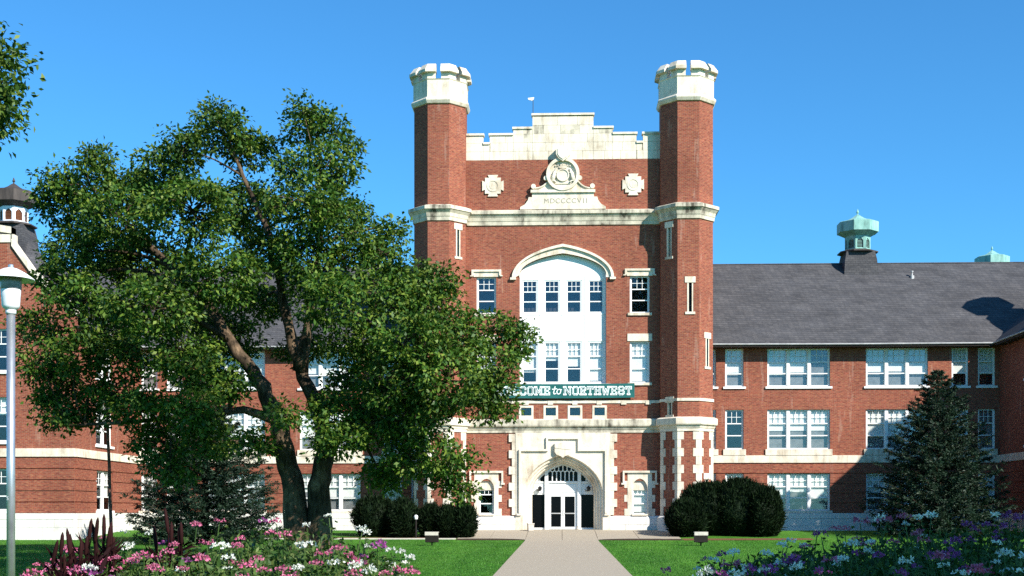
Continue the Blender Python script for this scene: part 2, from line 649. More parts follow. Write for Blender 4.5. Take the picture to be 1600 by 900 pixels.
def window_meshes(n, W, h, recess=.14, lower_split=None, mull=.17, six=True, side=.075):
    key = (n, round(W, 3), round(h, 3), recess, mull, six, side)
    if key in WC:
        return WC[key]
    F = front(0)
    fr = MB()
    a, b = recess, recess + .1
    fr.fbox(F, -W / 2, -W / 2 + side, a, b, 0, h)
    fr.fbox(F, W / 2 - side, W / 2, a, b, 0, h)
    fr.fbox(F, -W / 2 + side, W / 2 - side, a, b, h - side, h)
    fr.fbox(F, -W / 2 + side, W / 2 - side, a, b, 0, side)
    iw = W - 2 * side
    uw = (iw - (n - 1) * mull) / n
    panes = []
    z0, z1 = side, h - side
    t1, t2 = z0 + (z1 - z0) * .335, z0 + (z1 - z0) * .66
    for i in range(n):
        x0 = -W / 2 + side + i * (uw + mull)
        x1 = x0 + uw
        if i:
            fr.fbox(F, x0 - mull, x0, a - .03, b, side, h - side)
        e = .042
        fr.fbox(F, x0, x0 + e, a + .02, b - .02, z0, z1)
        fr.fbox(F, x1 - e, x1, a + .02, b - .02, z0, z1)
        for t in (t1, t2):
            fr.fbox(F, x0 + e, x1 - e, a + .02, b - .02, t - .03, t + .03)
        if six:
            for k in (1, 2):
                xm = x0 + e + (uw - 2 * e) * k / 3
                fr.fbox(F, xm - .014, xm + .014, a + .035, b - .03, t2 + .03, z1)
            zm = (t2 + .03 + z1) / 2
            fr.fbox(F, x0 + e, x1 - e, a + .037, b - .032, zm - .014, zm + .014)
        for c, d in ((z0, t1 - .03), (t1 + .03, t2 - .03), (t2 + .03, z1)):
            p = MB()
            p.fbox(F, x0 + e, x1 - e, b - .045, b - .039, c, d)
            panes.append(p.mesh('pane', 'glass'))
    bl = []
    for i in range(n):
        x0 = -W / 2 + side + i * (uw + mull)
        q = MB()
        q.fbox(F, x0 + .02, x0 + uw - .02, b + .05, b + .056, -1, 0)
        bl.append(q.mesh('blind', 'blind'))
    cu = MB()
    cu.fbox(F, -W / 2 + side, W / 2 - side, b + .09, b + .096, side, h - side)  # grey sheet added behind the blinds, full window height
    WC[key] = (fr.mesh('window', 'white_paint'), panes, bl, h - side, cu.mesh('grey_backing', 'grey_backing'))
    return WC[key]


SILL = {}


def place_window(parent, F, u, z, n, W, h, recess=.14, sill=.13, blind=(.35, .95), pblind=1.0, mull=.17, six=True, side=.075, rnd=random, sill_mat='white_paint', blind_list=None, grey_backing=False):
    fm, panes, bl, top, cum = window_meshes(n, W, h, recess, None, mull, six, side)
    w = obj('window', fm, parent, F(u, 0, z), F.r)
    for p in panes:
        obj('pane', p, w)
    for i, b in enumerate(bl):
        f = None
        if blind_list is not None:
            f = blind_list[i % len(blind_list)]
        elif rnd.random() < pblind:
            f = rnd.uniform(*blind)
        if f:
            o = obj('blind', b, w, (0, 0, top))
            o.scale = (1, 1, f * (h - .15))
    if grey_backing:
        obj('grey_backing', cum, w)  # added sheet that greys the panes below the blind
    if sill:
        key = (round(W, 3), sill, sill_mat)
        if key not in SILL:
            q = MB()
            q.fbox(front(0), -W / 2 - .12, W / 2 + .12, -.09, recess + .02, -sill, -.003)
            SILL[key] = q.mesh('sill', sill_mat)
        obj('sill', SILL[key], w)
    return w


# ------------------------------------------------------------------ entrance tower
TY = 75.0
TF = front(TY)
tower = thing('entrance_tower', 'tall red brick entrance tower with two battlemented corner turrets and white stone trim', 'tower', (0, TY, 0))


def arch(a, zs, za, n=28, p=2.3, mixp=.30):
    pts = []
    for i in range(n + 1):
        t = -math.cos(math.pi * i / n)
        q = (1 - abs(t) ** p) ** (1 / p) if abs(t) < 1 else 0
        pts.append((a * t, zs + (za - zs) * ((1 - mixp) * q + mixp * (1 - abs(t)))))
    return pts


def arch_fill(mb, F, pts, zt, d=0, reveal=.25):
    for (x0, z0), (x1, z1) in zip(pts, pts[1:]):
        mb.quad(F(x0, d, z0), F(x1, d, z1), F(x1, d, zt), F(x0, d, zt))
        if reveal:
            mb.quad(F(x0, d, z0), F(x0, d + reveal, z0), F(x1, d + reveal, z1), F(x1, d, z1))


def arch_band(mb, F, inner, outer, d0, d1):
    for (a, b), (c, e) in zip(zip(inner, inner[1:]), zip(outer, outer[1:])):
        mb.quad(F(a[0], d0, a[1]), F(b[0], d0, b[1]), F(e[0], d0, e[1]), F(c[0], d0, c[1]))
        mb.quad(F(c[0], d0, c[1]), F(e[0], d0, e[1]), F(e[0], d1, e[1]), F(c[0], d1, c[1]))
        mb.quad(F(a[0], d0, a[1]), F(a[0], d1, a[1]), F(b[0], d1, b[1]), F(b[0], d0, b[1]))
    for q, r in ((inner[0], outer[0]), (inner[-1], outer[-1])):
        mb.quad(F(q[0], d0, q[1]), F(r[0], d0, r[1]), F(r[0], d1, r[1]), F(q[0], d1, q[1]))


BWA = arch(2.5, 14.75, 16.0)
ops = [(-2.5, 2.5, 8.45, 16.0)]
for sx in (-4.43, 4.43):
    ops += [(sx - .57, sx + .57, 12.53, 14.66), (sx - .57, sx + .57, 8.5, 10.9), (sx - .45, sx + .45, .86, 2.85)]
for sx in (-2.12, -.7, .7, 2.12):
    ops.append((sx - .42, sx + .42, 6.42, 7.2))
ops.append((-2.6, 2.6, 0, 5.6))
w = MB()
w.wall(TF, -5.62, 5.62, 0, 21.42, ops)
arch_fill(w, TF, BWA, 16.0)
w.build('wall', 'brick', tower)
# sides, back and roof
w = MB()
w.quad((-7.2, 75.2, 0), (-7.2, 88, 0), (-7.2, 88, 21.3), (-7.2, 75.2, 21.3))
w.quad((7.2, 75.2, 0), (7.2, 88, 0), (7.2, 88, 21.3), (7.2, 75.2, 21.3))
w.quad((-7.2, 88, 0), (7.2, 88, 0), (7.2, 88, 21.3), (-7.2, 88, 21.3))
w.build('rear_wall', 'brick', tower)
w = MB()
w.box(-7.19, 7.19, 75.36, 87.99, 21.0, 21.25)
w.build('roof', 'shingle', tower)
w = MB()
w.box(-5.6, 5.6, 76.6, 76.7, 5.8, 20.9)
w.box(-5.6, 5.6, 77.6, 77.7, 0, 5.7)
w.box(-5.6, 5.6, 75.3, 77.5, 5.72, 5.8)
w.build('dark_backing', 'room_shade', tower)  # added slabs behind the tower windows, room darkness painted in their colour

# windows of the tower
pan = MB()
PF = front(TY + .25)
pops = []
for bx in (-1.92, -.64, .64, 1.92):
    pops += [(bx - .48, bx + .48, 12.58, 14.50), (bx - .48, bx + .48, 8.53, 10.92)]
pan.wall(PF, -2.5, 2.5, 8.45, 14.75, pops, .12)
for (x0, z0), (x1, z1) in zip(BWA, BWA[1:]):
    pan.quad(PF(x0, 0, 14.75), PF(x1, 0, 14.75), PF(x1, 0, z1), PF(x0, 0, z0))
# raised ribs between panels
for x in (-2.47, -1.28, 0, 1.28, 2.47):
    pan.fbox(PF, x - .035, x + .035, -.03, .002, 8.46, 14.7)
for z in (11.0, 12.5):
    pan.fbox(PF, -2.43, 2.43, -.022, .002, z - .03, z + .03)
pan.build('window_panel', 'white_panel', tower)
for bx in (-1.92, -.64, .64, 1.92):
    place_window(tower, PF, bx, 12.58, 1, .96, 1.92, .03, 0, pblind=0)
bls = {-1.92: .75, -.64: .45, .64: .6, 1.92: .97}
for bx in (-1.92, -.64, .64, 1.92):
    place_window(tower, PF, bx, 8.53, 1, .96, 2.39, .03, 0, blind_list=[bls[bx]])
sl = MB()
sl.fbox(TF, -2.75, 2.75, -.14, .25, 8.28, 8.447)
sl.build('sill', 'white_panel', tower)
for sx in (-4.43, 4.43):
    place_window(tower, TF, sx, 12.53, 1, 1.14, 2.13, .12, .15, pblind=0, sill_mat='stone')
    place_window(tower, TF, sx, 8.5, 1, 1.14, 2.4, .12, .15, blind_list=[.98], sill_mat='stone')
    h_ = MB()
    h_.fbox(TF, sx - .74, sx + .74, -.05, .1, 14.663, 14.95)
    h_.fbox(TF, sx - .86, sx + .86, -.13, .08, 14.95, 15.07)
    for e in (-1, 1):
        h_.fbox(TF, sx + e * .80 - .06, sx + e * .80 + .06, -.125, .07, 14.74, 14.949)
        h_.fbox(TF, sx + e * .86 - .08, sx + e * .86 + .08, -.125, .07, 14.68, 14.739)
    h_.build('lintel', 'stone', tower)
    h_ = MB()
    h_.fbox(TF, sx - .71, sx + .71, -.04, .1, 10.903, 11.33)
    h_.build('lintel', 'stone', tower)
for sx in (-2.12, -.7, .7, 2.12):
    fr = MB()
    A = (sx - .42, sx + .42, 6.42, 7.2)
    fr.fbox(TF, sx - .42, sx - .30, -.03, .3, 6.42, 7.2)
    fr.fbox(TF, sx + .30, sx + .42, -.03, .3, 6.42, 7.2)
    fr.fbox(TF, sx - .30, sx + .30, -.03, .3, 7.08, 7.2)
    fr.fbox(TF, sx - .30, sx + .30, -.03, .3, 6.42, 6.62)
    o = fr.build('window', 'stone', tower)
    g_ = MB()
    g_.fbox(TF, sx - .30, sx + .30, .22, .226, 6.62, 7.08)
    g_.build('pane', 'glass', o)
# hood over the great window
hd = MB()
IN = [(p[0] * 1.0, p[1]) for p in BWA]
O1 = arch(2.78, 14.62, 16.36)
O2 = arch(2.95, 14.55, 16.52)
arch_band(hd, TF, IN, O1, -.05, .2)
arch_band(hd, TF, O1, O2, -.17, .1)
for e in (-1, 1):
    hd.fbox(TF, e * 2.88 - .17, e * 2.88 + .17, -.16, .1, 14.47, 14.60)
    hd.fbox(TF, e * 2.5 - .02, e * 2.5 + (.26 if e > 0 else .02) , -.045, .1, 14.6, 14.76)
hd.build('hood_moulding', 'stone', tower)
# string courses and cornices of the wall
st = MB()
st.fbox(TF, -5.62, 5.62, -.055, .05, 7.32, 7.48)
st.build('string_course', 'stone', tower)
for i, x in enumerate(np.arange(-4.95, 5.0, 1.41)):
    st = MB()
    st.fbox(TF, x - .15, x + .15, -.075, .05, 7.24, 7.46)
    st.build('corbel', 'stone', tower)


def bands(name, mat, parent, prof, u0=-5.62, u1=5.62, F=TF):
    b = MB()
    n = len(prof)
    v = [F(u0, -d, z) for d, z in prof] + [F(u1, -d, z) for d, z in prof]
    b.add(v, [(i, n + i, n + i + 1, i + 1) for i in range(n - 1)] + [tuple(range(n)), tuple(range(2 * n - 1, n - 1, -1))])
    return b.build(name, mat, parent)


C1 = [(0, 5.62), (.06, 5.62), (.06, 5.78), (.10, 5.80), (.14, 5.92), (.24, 5.98), (.26, 6.05), (.26, 6.34), (.20, 6.41), (0, 6.42)]
C2 = [(0, 17.62), (.07, 17.63), (.09, 17.82), (.12, 17.86), (.16, 18.05), (.26, 18.20), (.32, 18.24), (.32, 18.42), (.05, 18.52), (0, 18.52)]
bands('cornice', 'stone_stained', tower, C1)
bands('cornice', 'stone_stained', tower, C2)

# stone parapet: block by block
tops = [(-5.62, -4.62, 22.97), (-4.62, -4.24, 22.45), (-4.24, -2.87, 22.97), (-2.87, -1.76, 23.33), (-1.76, 1.76, 24.10), (1.76, 2.87, 23.33), (2.87, 4.24, 22.97), (4.24, 4.62, 22.45), (4.62, 5.62, 22.97)]
pb = MB()
for a, b, t in tops:
    pb.box(a, b, 75.07, 75.40, 21.40, t - .12)
parapet = pb.build('parapet', 'stone', tower)
for a, b, t in tops:
    c_ = MB()
    e0 = .06 if (a in (-4.24, 4.62, -2.87, -1.76)) else (.0)
    e1 = .06 if (b in (-4.62, 4.24, 2.87, 1.76)) else (.0)
    c_.box(a - e0, b + e1, 74.93, 75.46, t - .119, t)
    c_.build('coping', 'stone', parapet)
z = 21.42
rown = 0
while z < 23.9:
    zt = z + .50
    for a, b, t in tops:
        pass
    # runs of wall at this height
    x = -5.62 + (.35 if rown % 2 else 0)
    edges = [-5.62]
    while x < 5.5:
        x += random.uniform(.85, 1.35)
        edges.append(min(x, 5.62))
    if edges[-1] < 5.62:
        edges.append(5.62)
    cuts = sorted(set(edges) | {t[0] for t in tops} | {t[1] for t in tops})
    for a, b in zip(cuts, cuts[1:]):
        mt = [t for t in tops if t[0] <= (a + b) / 2 <= t[1]][0]
        top = min(zt, mt[2] - .12)
        if top - z < .06 or b - a < .05:
            continue
        c_ = MB()
        j = random.uniform(-.004, .004)
        c_.box(a + .006, b - .006, 75.0 + j, 75.069, z + .006, top - .006)
        c_.build('stone', random.choice(['stone', 'stone', 'stone_stained']) if z > 22.3 else 'stone', parapet)
    z = zt
    rown += 1

# crest over the cornice
CF = front(TY - .02)
cr = MB()
base = [(-2.48, 18.52), (2.48, 18.52), (2.46, 18.66), (2.2, 18.80), (2.02, 19.05), (1.98, 19.22), (1.78, 19.22), (1.78, 19.46), (-1.78, 19.46), (-1.78, 19.22), (-1.98, 19.22), (-2.02, 19.05), (-2.2, 18.80), (-2.46, 18.66)]
cr.prism(CF, base, -.16, .02)
cr.fbox(CF, -1.86, 1.86, -.27, .02, 19.462, 19.62)
up = [(-1.72, 19.622)]
sw = [(1.72 - 1.0 * math.sin(t), 19.70 + .95 * (1 - math.cos(t))) for t in np.linspace(0, math.pi / 2, 8)]
pts = [(1.74, 19.622)] + sw + [(.72, 21.0)]
up = pts + [(-x, z) for x, z in reversed(pts)]
cr.prism(CF, up, -.13, .02)
for e in (-1, 1):
    cr.lathe(0, 0, [], 3) if False else None
crest = cr.build('crest', 'stone', tower)


def disc(mb, F, cx, cz, r0, r1, d0, d1, n=36):
    """ring (or full disc when r0 is 0) facing out"""
    for i in range(n):
        a, b = 2 * math.pi * i / n, 2 * math.pi * (i + 1) / n
        p = lambda r, t, d: F(cx + r * math.cos(t), d, cz + r * math.sin(t))
        mb.quad(p(r0, a, d0), p(r1, a, d0), p(r1, b, d0), p(r0, b, d0))
        mb.quad(p(r1, a, d0), p(r1, a, d1), p(r1, b, d1), p(r1, b, d0))
        if r0:
            mb.quad(p(r0, a, d0), p(r0, b, d0), p(r0, b, d1), p(r0, a, d1))


q = MB()
disc(q, CF, 0, 20.52, 0, .80, -.17, .02)
disc(q, CF, 0, 20.52, .78, .96, -.32, .02)
disc(q, CF, 0, 20.46, 0, .34, -.25, -.1)
disc(q, CF, 0, 20.46, .30, .37, -.29, -.1)
q.build('medallion', 'stone', crest)
for e in (-1, 1):   # the two beasts that hold the shield, and the scroll
    q = MB()
    q.tube([CF(e * .62, -.22, 20.10), CF(e * .56, -.24, 20.32), CF(e * .50, -.25, 20.56), CF(e * .42, -.25, 20.72)], [.07, .12, .11, .07], 7)
    q.tube([CF(e * .42, -.25, 20.74), CF(e * .36, -.27, 20.82)], [.085, .06], 7)
    q.tube([CF(e * .56, -.26, 20.60), CF(e * .38, -.3, 20.58)], [.05, .04], 5)
    q.tube([CF(e * .60, -.24, 20.18), CF(e * .44, -.28, 20.08), CF(e * .40, -.28, 20.04)], [.06, .05, .04], 5)
    q.build('carved_beast', 'stone', crest)
    q = MB()
    for r, zz, xx in ((.14, 19.83, 1.70), (.13, 20.30, .98)):
        disc(q, CF, e * xx, zz, 0, r, -.24, .02, 16)
    q.build('scroll', 'stone', crest)
    q = MB()
    arcp = [(1.62 - .86 * math.sin(t), 19.72 + .80 * (1 - math.cos(t))) for t in np.linspace(0, math.pi / 2, 8)]
    q.tube([CF(e * x, -.17, z) for x, z in arcp], .05, 5)
    q.build('scroll', 'stone', crest)
q = MB()
q.prism(CF, [(-.45, 19.96), (.45, 19.96), (.55, 20.06), (.45, 20.10), (-.45, 20.10), (-.55, 20.06)], -.22, -.1)
q.prism(CF, [(-.2, 20.86), (.2, 20.86), (.24, 20.95), (.1, 21.0), (0, 21.06), (-.1, 21.0), (-.24, 20.95)], -.24, -.1)
for k in range(7):
    x = -.42 + .14 * k
    q.fbox(CF, x - .03, x + .03, -.24, -.1, 21.02 - abs(k - 3) * .02, 21.10 - abs(k - 3) * .02)
q.build('carved_scroll', 'stone', crest)
q = MB()
q.prism(CF, [(-.40, 22.0), (.40, 22.0), (.40, 21.62), (.25, 21.40), (0, 21.22), (-.25, 21.40), (-.40, 21.62)], -.42, .05)
q.prism(CF, [(-.31, 21.93), (.31, 21.93), (.31, 21.64), (.2, 21.46), (0, 21.32), (-.2, 21.46), (-.31, 21.64)], -.46, -.4)
q.build('keystone_shield', 'stone', crest)


def text_mesh(body, size, mat, depth=.01):
    cu = bpy.data.curves.new('t', 'FONT')
    cu.body = body
    cu.size = size
    cu.align_x = 'CENTER'
    cu.align_y = 'CENTER'
    cu.extrude = depth
    o = bpy.data.objects.new('t', cu)
    COL.objects.link(o)
    dg = bpy.context.evaluated_depsgraph_get()
    me = bpy.data.meshes.new_from_object(o.evaluated_get(dg))
    bpy.data.objects.remove(o)
    me.materials.clear()
    me.materials.append(MATS[mat])
    return me


xi = -1.12
for ch in 'MDCCCCVII':
    t_ = obj('letter', text_mesh(ch, .40, 'inside_letter', .004), crest)
    wch = {'M': .34, 'I': .14}.get(ch, .27)
    t_.location = CF(xi + wch / 2, -.165, 18.98)
    t_.rotation_euler = (R(90), 0, 0)
    xi += wch + .04

for sx in (-4.05, 4.05):
    q = MB()
    c0, hw = 19.93, .46
    q.fbox(CF, sx - hw, sx + hw, -.06, .02, c0 - hw, c0 + hw)
    for k in range(4):
        t = k * math.pi / 2
        P = [(.22, hw), (-.22, hw), (-.30, .62), (.30, .62)]
        q.prism(CF, [(sx + x * math.cos(t) - z * math.sin(t), c0 + x * math.sin(t) + z * math.cos(t)) for x, z in P], -.06, .02)
    o = q.build('carved_cross', 'stone', tower)
    q = MB()
    disc(q, CF, sx, c0, .27, .35, -.085, -.05, 24)
    disc(q, CF, sx, c0, 0, .2, -.075, -.05, 20)
    q.build('rosette', 'stone', o)


# ---------------- turrets
AP = 1.48


def turret(cx, slits):
    sh = MB()
    for k in range(8):
        phi = -math.pi / 2 + k * math.pi / 4
        F = Face(cx + AP * math.cos(phi), TY + AP * math.sin(phi), phi)
        hw = AP * math.tan(math.pi / 8)
        so = [(u - .17, u + .17, z0, z1) for kk, u, z0, z1 in slits if kk == k]
        sh.wall(F, -hw, hw, 0, 24.45, so, .3)
    sh.lathe(cx, TY, [(AP - .02, 24.3), (AP - .02, 24.45)], 8)
    t = sh.build('turret', 'brick', tower)
    for kk, u, z0, z1 in slits:
        phi = -math.pi / 2 + kk * math.pi / 4
        F = Face(cx + AP * math.cos(phi), TY + AP * math.sin(phi), phi)
        q = MB()
        q.fbox(F, u - .30, u + .30, -.035, .1, z1, z1 + .34)
        q.fbox(F, u - .28, u + .28, -.05, .1, z0 - .14, z0)
        q.fbox(F, u - .168, u - .08, -.02, .28, z0 + .002, z1 - .002)
        q.fbox(F, u + .10, u + .168, .0, .28, z0 + .002, z1 - .002)
        sw_ = q.build('slit_window', 'stone', tower)
        q = MB()
        q.fbox(F, u - .08, u + .10, .16, .17, z0 + .002, z1 - .002)
        q.build('pane', 'door_glass_black', sw_)
    for nm, mat, prof in (
            ('plinth', 'plinth_stone', [(AP + .05, -.3), (AP + .16, -.3), (AP + .16, .72), (AP + .03, .84)]),
            ('cornice', 'stone', [(AP, 5.62), (AP + .06, 5.62), (AP + .06, 5.78), (AP + .10, 5.80), (AP + .14, 5.92), (AP + .24, 5.98), (AP + .26, 6.05), (AP + .26, 6.34), (AP + .1, 6.42), (AP, 6.42)]),
            ('string_course', 'stone', [(AP, 7.32), (AP + .055, 7.32), (AP + .055, 7.48), (AP, 7.48)]),
            ('cornice', 'stone_stained', [(AP, 17.62), (AP + .07, 17.63), (AP + .09, 17.82), (AP + .12, 17.86), (AP + .16, 18.05), (AP + .28, 18.20), (AP + .34, 18.24), (AP + .34, 18.42), (AP + .05, 18.54), (AP, 18.54)]),
            ('moulding', 'stone', [(AP, 24.28), (AP + .08, 24.30), (AP + .17, 24.46), (AP + .17, 24.54), (AP + .06, 24.66), (AP - .3, 24.66)]),
            ('crown', 'stone', [(AP + .045, 24.6), (AP + .05, 25.62), (AP + .10, 25.68), (AP - .30, 25.70), (AP - .30, 24.7)])):
        q = MB()
        q.lathe(cx, TY, prof, 8, cap=False)
        q.build(nm, mat, t)
    # merlons over the corners, with sloping caps
    for k in range(8):
        c = math.pi / 8 + k * math.pi / 4
        f0, f1 = c - math.pi / 8, c + math.pi / 8

        def pl(a, g):
            hw = a * math.tan(math.pi / 8)
            p0 = (a * math.cos(f0) - (g) * math.sin(f0) * 1.0, a * math.sin(f0) + g * math.cos(f0))
            pc = (a / math.cos(math.pi / 8) * math.cos(c), a / math.cos(math.pi / 8) * math.sin(c))
            p1 = (a * math.cos(f1) + g * math.sin(f1), a * math.sin(f1) - g * math.cos(f1))
            return [p0, pc, p1]
        q = MB()

        def ring(o_a, i_a, g, z0, z1, o_a2=None, i_a2=None):
            o_a2 = o_a if o_a2 is None else o_a2
            i_a2 = i_a if i_a2 is None else i_a2
            lo = pl(o_a, g) + pl(i_a, g)[::-1]
            hi = pl(o_a2, g) + pl(i_a2, g)[::-1]
            v = [(cx + x, TY + y, z0) for x, y in lo] + [(cx + x, TY + y, z1) for x, y in hi]
            n = 6
            q.add(v, [(0, 1, 4, 5), (1, 2, 3, 4), (6, 7, 10, 11), (7, 8, 9, 10)] + [(i, (i + 1) % n, n + (i + 1) % n, n + i) for i in range(n)])
        ring(AP + .05, AP - .28, .16, 25.64, 26.08)
        ring(AP + .27, AP - .34, .13, 26.04, 26.20)
        ring(AP + .25, AP - .33, .135, 26.201, 26.54, AP + .02, AP - .24)
        q.build('merlon', 'stone', t)
    # quoins, alternately long and short, round each forward corner
    for k in range(-2, 2):
        c = -math.pi / 2 + math.pi / 8 + k * math.pi / 4
        z = .86
        i = 0
        while z < 5.55:
            z2 = min(z + .475, 5.61)
            ln = (.36 if i % 2 else .20)
            a = AP + .022
            f0, f1 = c - math.pi / 8, c + math.pi / 8
            kk = 1 / math.cos(math.pi / 8)
            hw = a * math.tan(math.pi / 8)
            o = [(a * math.cos(f0) - (hw - ln) * math.sin(f0), a * math.sin(f0) + (hw - ln) * math.cos(f0)),
                 (a * kk * math.cos(c), a * kk * math.sin(c)),
                 (a * math.cos(f1) + (hw - ln) * math.sin(f1), a * math.sin(f1) - (hw - ln) * math.cos(f1))]
            inn = [(x * .95, y * .95) for x, y in reversed(o)]
            q = MB()
            q.plan([(cx + x, TY + y) for x, y in o + inn], z + .006, z2 - .006)
            q.build('quoin', 'stone', t)
            z = z2
            i += 1
    return t


turret(-7.08, [(1, .05, 15.65, 17.2), (0, -.1, 12.3, 13.9)])
turret(7.08, [(7, .0, 15.55, 17.2), (0, .1, 12.35, 14.0), (1, .1, 9.3, 10.9), (7, .05, 6.55, 7.25), (1, .05, 1.9, 2.9)])

# ---------------- ground floor of the tower: plinth, side windows, portal
pl_ = MB()
for a, b in ((-5.62, -2.62), (2.62, 5.62)):
    pl_.fbox(TF, a, b, -.10, .1, -.3, .70)
    pl_.quad(TF(a, -.10, .70), TF(b, -.10, .70), TF(b, .0, .82), TF(a, .0, .82))
plinth = pl_.build('plinth', 'plinth_stone', tower)
for a, b in ((-5.62, -2.62), (2.62, 5.62)):
    n_ = 3
    for i in range(n_):
        for j, (z0, z1) in enumerate(((-.05, .30), (.31, .66))):
            sh_ = .5 / n_ if j else 0
            x0 = a + (b - a) * (i / n_) + (sh_ if i else 0)
            x1 = a + (b - a) * ((i + 1) / n_) + (sh_ if i < n_ - 1 else 0)
            q = MB()
            q.fbox(TF, x0 + .008, x1 - .008, -.125, -.09, z0 + .005, z1 - .005)
            q.build('stone', 'plinth_stone', plinth)
for sx in (-4.43, 4.43):
    su = MB()
    ar = arch(.45, 2.35, 2.97, 14, 2.1, .1)
    su.fbox(TF, sx - .70, sx - .45, -.035, .22, .83, 3.30)
    su.fbox(TF, sx + .45, sx + .70, -.035, .22, .83, 3.30)
    arch_fill(su, TF, [(x + sx, z) for x, z in ar], 3.30, -.035, .16)
    su.quad(TF(sx - .45, .12, 2.3), TF(sx + .45, .12, 2.3), TF(sx + .45, .12, 3.1), TF(sx - .45, .12, 3.1))
    su.fbox(TF, sx - .45, sx + .45, -.12, .3, .83, .93)
    so_ = su.build('window_surround', 'stone', tower)
    z, i = .83, 0
    while z < 3.0:
        q = MB()
        if i % 2 == 0:
            for e in (-1, 1):
                q = MB()
                q.fbox(TF, sx + e * .79 - .095, sx + e * .79 + .095, -.03, .1, z, min(z + .4, 3.29))
                q.build('quoin', 'stone', so_)
        z += .4
        i += 1
    h_ = MB()
    h_.fbox(TF, sx - .98, sx + .98, -.14, .05, 3.303, 3.42)
    for e in (-1, 1):
        h_.fbox(TF, sx + e * .93 - .05, sx + e * .93 + .05, -.135, .05, 2.72, 3.302)
        h_.fbox(TF, sx + e * .96 - .10, sx + e * .96 + .10, -.13, .05, 2.62, 2.719)
    h_.build('hood_moulding', 'stone', so_)
    place_window(tower, front(TY + .1), sx, .93, 1, .9, 1.72, .03, 0, blind_list=[.98 if sx > 0 else 0], side=.06)

po = MB()
PFc = front(TY)
D0 = -.13
prof = [(2.30, D0), (2.22, .04), (2.12, .04), (2.08, .20), (1.98, .22), (1.92, .42), (1.86, .42), (1.80, .62), (1.79, 1.15)]
SPR = 2.05
curves = []
for a, d in prof:
    cv = [(-a, -.05)] + arch(a, SPR, 4.38 - (2.30 - a) * .95, 32, 2.2, .26) + [(a, -.05)]
    curves.append(([PFc(x, d, z) for x, z in cv]))
for A, B in zip(curves, curves[1:]):
    for i in range(len(A) - 1):
        po.quad(A[i], A[i + 1], B[i + 1], B[i])
outer = arch(2.30, SPR, 4.38, 32, 2.2, .26)
arch_fill(po, PFc, outer, 5.615, D0, 0)
for e in (-1, 1):
    po.quad(PFc(e * 2.30, D0, -.3), PFc(e * 2.74, D0, -.3), PFc(e * 2.74, D0, 5.615), PFc(e * 2.30, D0, SPR))
    po.quad(PFc(e * 2.30, D0, SPR), PFc(e * 2.74, D0, 5.615), PFc(e * 2.30, D0, 5.615))
    po.quad(PFc(e * 2.74, D0, -.3), PFc(e * 2.74, .1, -.3), PFc(e * 2.74, .1, 5.615), PFc(e * 2.74, D0, 5.615))
portal = po.build('portal', 'stone', tower)
for e in (-1, 1):
    z, i = .86, 0
    while z < 5.5:
        z2 = min(z + .47, 5.61)
        w_ = .38 if i % 2 else .20
        q = MB()
        q.fbox(PFc, e * 2.745 if e > 0 else -2.745 - w_, 2.745 + w_ if e > 0 else -2.745, -.10, .05, z + .006, z2 - .006)
        q.build('quoin', 'stone', portal)
        z = z2
        i += 1
# label moulding
lm = MB()
for e in (-1, 1):
    a, b = sorted((e * 2.42, e * 2.54))
    lm.fbox(PFc, a, b, -.26, D0 + .01, .95, 4.66)
    a, b = sorted((e * 2.40, e * 2.66))
    lm.fbox(PFc, a, b, -.24, D0 + .01, .84, .949)
    a, b = sorted((e * .86, e * 2.419))
    lm.fbox(PFc, a, b, -.258, D0 + .01, 4.55, 4.66)
    a, b = sorted((e * .86, e * .97))
    lm.fbox(PFc, a, b, -.256, D0 + .01, 4.661, 5.36)
lm.fbox(PFc, -.859, .859, -.254, D0 + .01, 5.25, 5.36)
lm.build('label_moulding', 'stone', portal)
q = MB()
q.prism(PFc, [(-.48, 5.0), (-.2, 5.02), (0, 5.08), (.2, 5.02), (.48, 5.0), (.48, 4.5), (.36, 4.34), (.12, 4.26), (0, 4.16), (-.12, 4.26), (-.36, 4.34), (-.48, 4.5)], -.34, D0 + .01)
q.prism(PFc, [(-.47, 4.72), (.47, 4.62), (.47, 4.66), (-.47, 4.76)], -.36, -.33)
q.build('shield', 'stone', portal)

# door screen, set back inside the arch
DF = front(TY + 1.0)
sc = MB()
inner = arch(1.80, SPR, 3.90, 32, 2.2, .26)


def arch_z(x):
    xs_ = [p[0] for p in inner]
    zs_ = [p[1] for p in inner]
    return float(np.interp(x, xs_, zs_))


for e in (-1, 1):
    x0, x1 = sorted((e * .86, e * 1.06))
    sc.fbox(DF, x0, x1, -.16, .08, .02, arch_z(.96) + .12)
    x0, x1 = sorted((e * 1.06, e * 1.80))
    sc.fbox(DF, x0, x1, -.03, .08, 2.06, 2.80)
    sc.fbox(DF, x0, x1, -.07, .08, 2.73, 2.83)
    x0, x1 = sorted((e * 1.14, e * 1.70))
    sc.fbox(DF, x0, x1, -.06, .05, 2.15, 2.62)
    x0, x1 = sorted((e * 1.06, e * 1.80))
    sc.fbox(DF, x0, x1, -.03, .08, -.02, .12)
sc.fbox(DF, -.86, .86, -.03, .08, 2.06, 2.80)
sc.fbox(DF, -.86, .86, -.10, .08, 2.74, 2.84)
sc.fbox(DF, -.74, .74, -.06, .05, 2.20, 2.62)
sc.fbox(DF, -.86, -.80, -.05, .08, .02, 2.06)
sc.fbox(DF, .80, .86, -.05, .08, .02, 2.06)
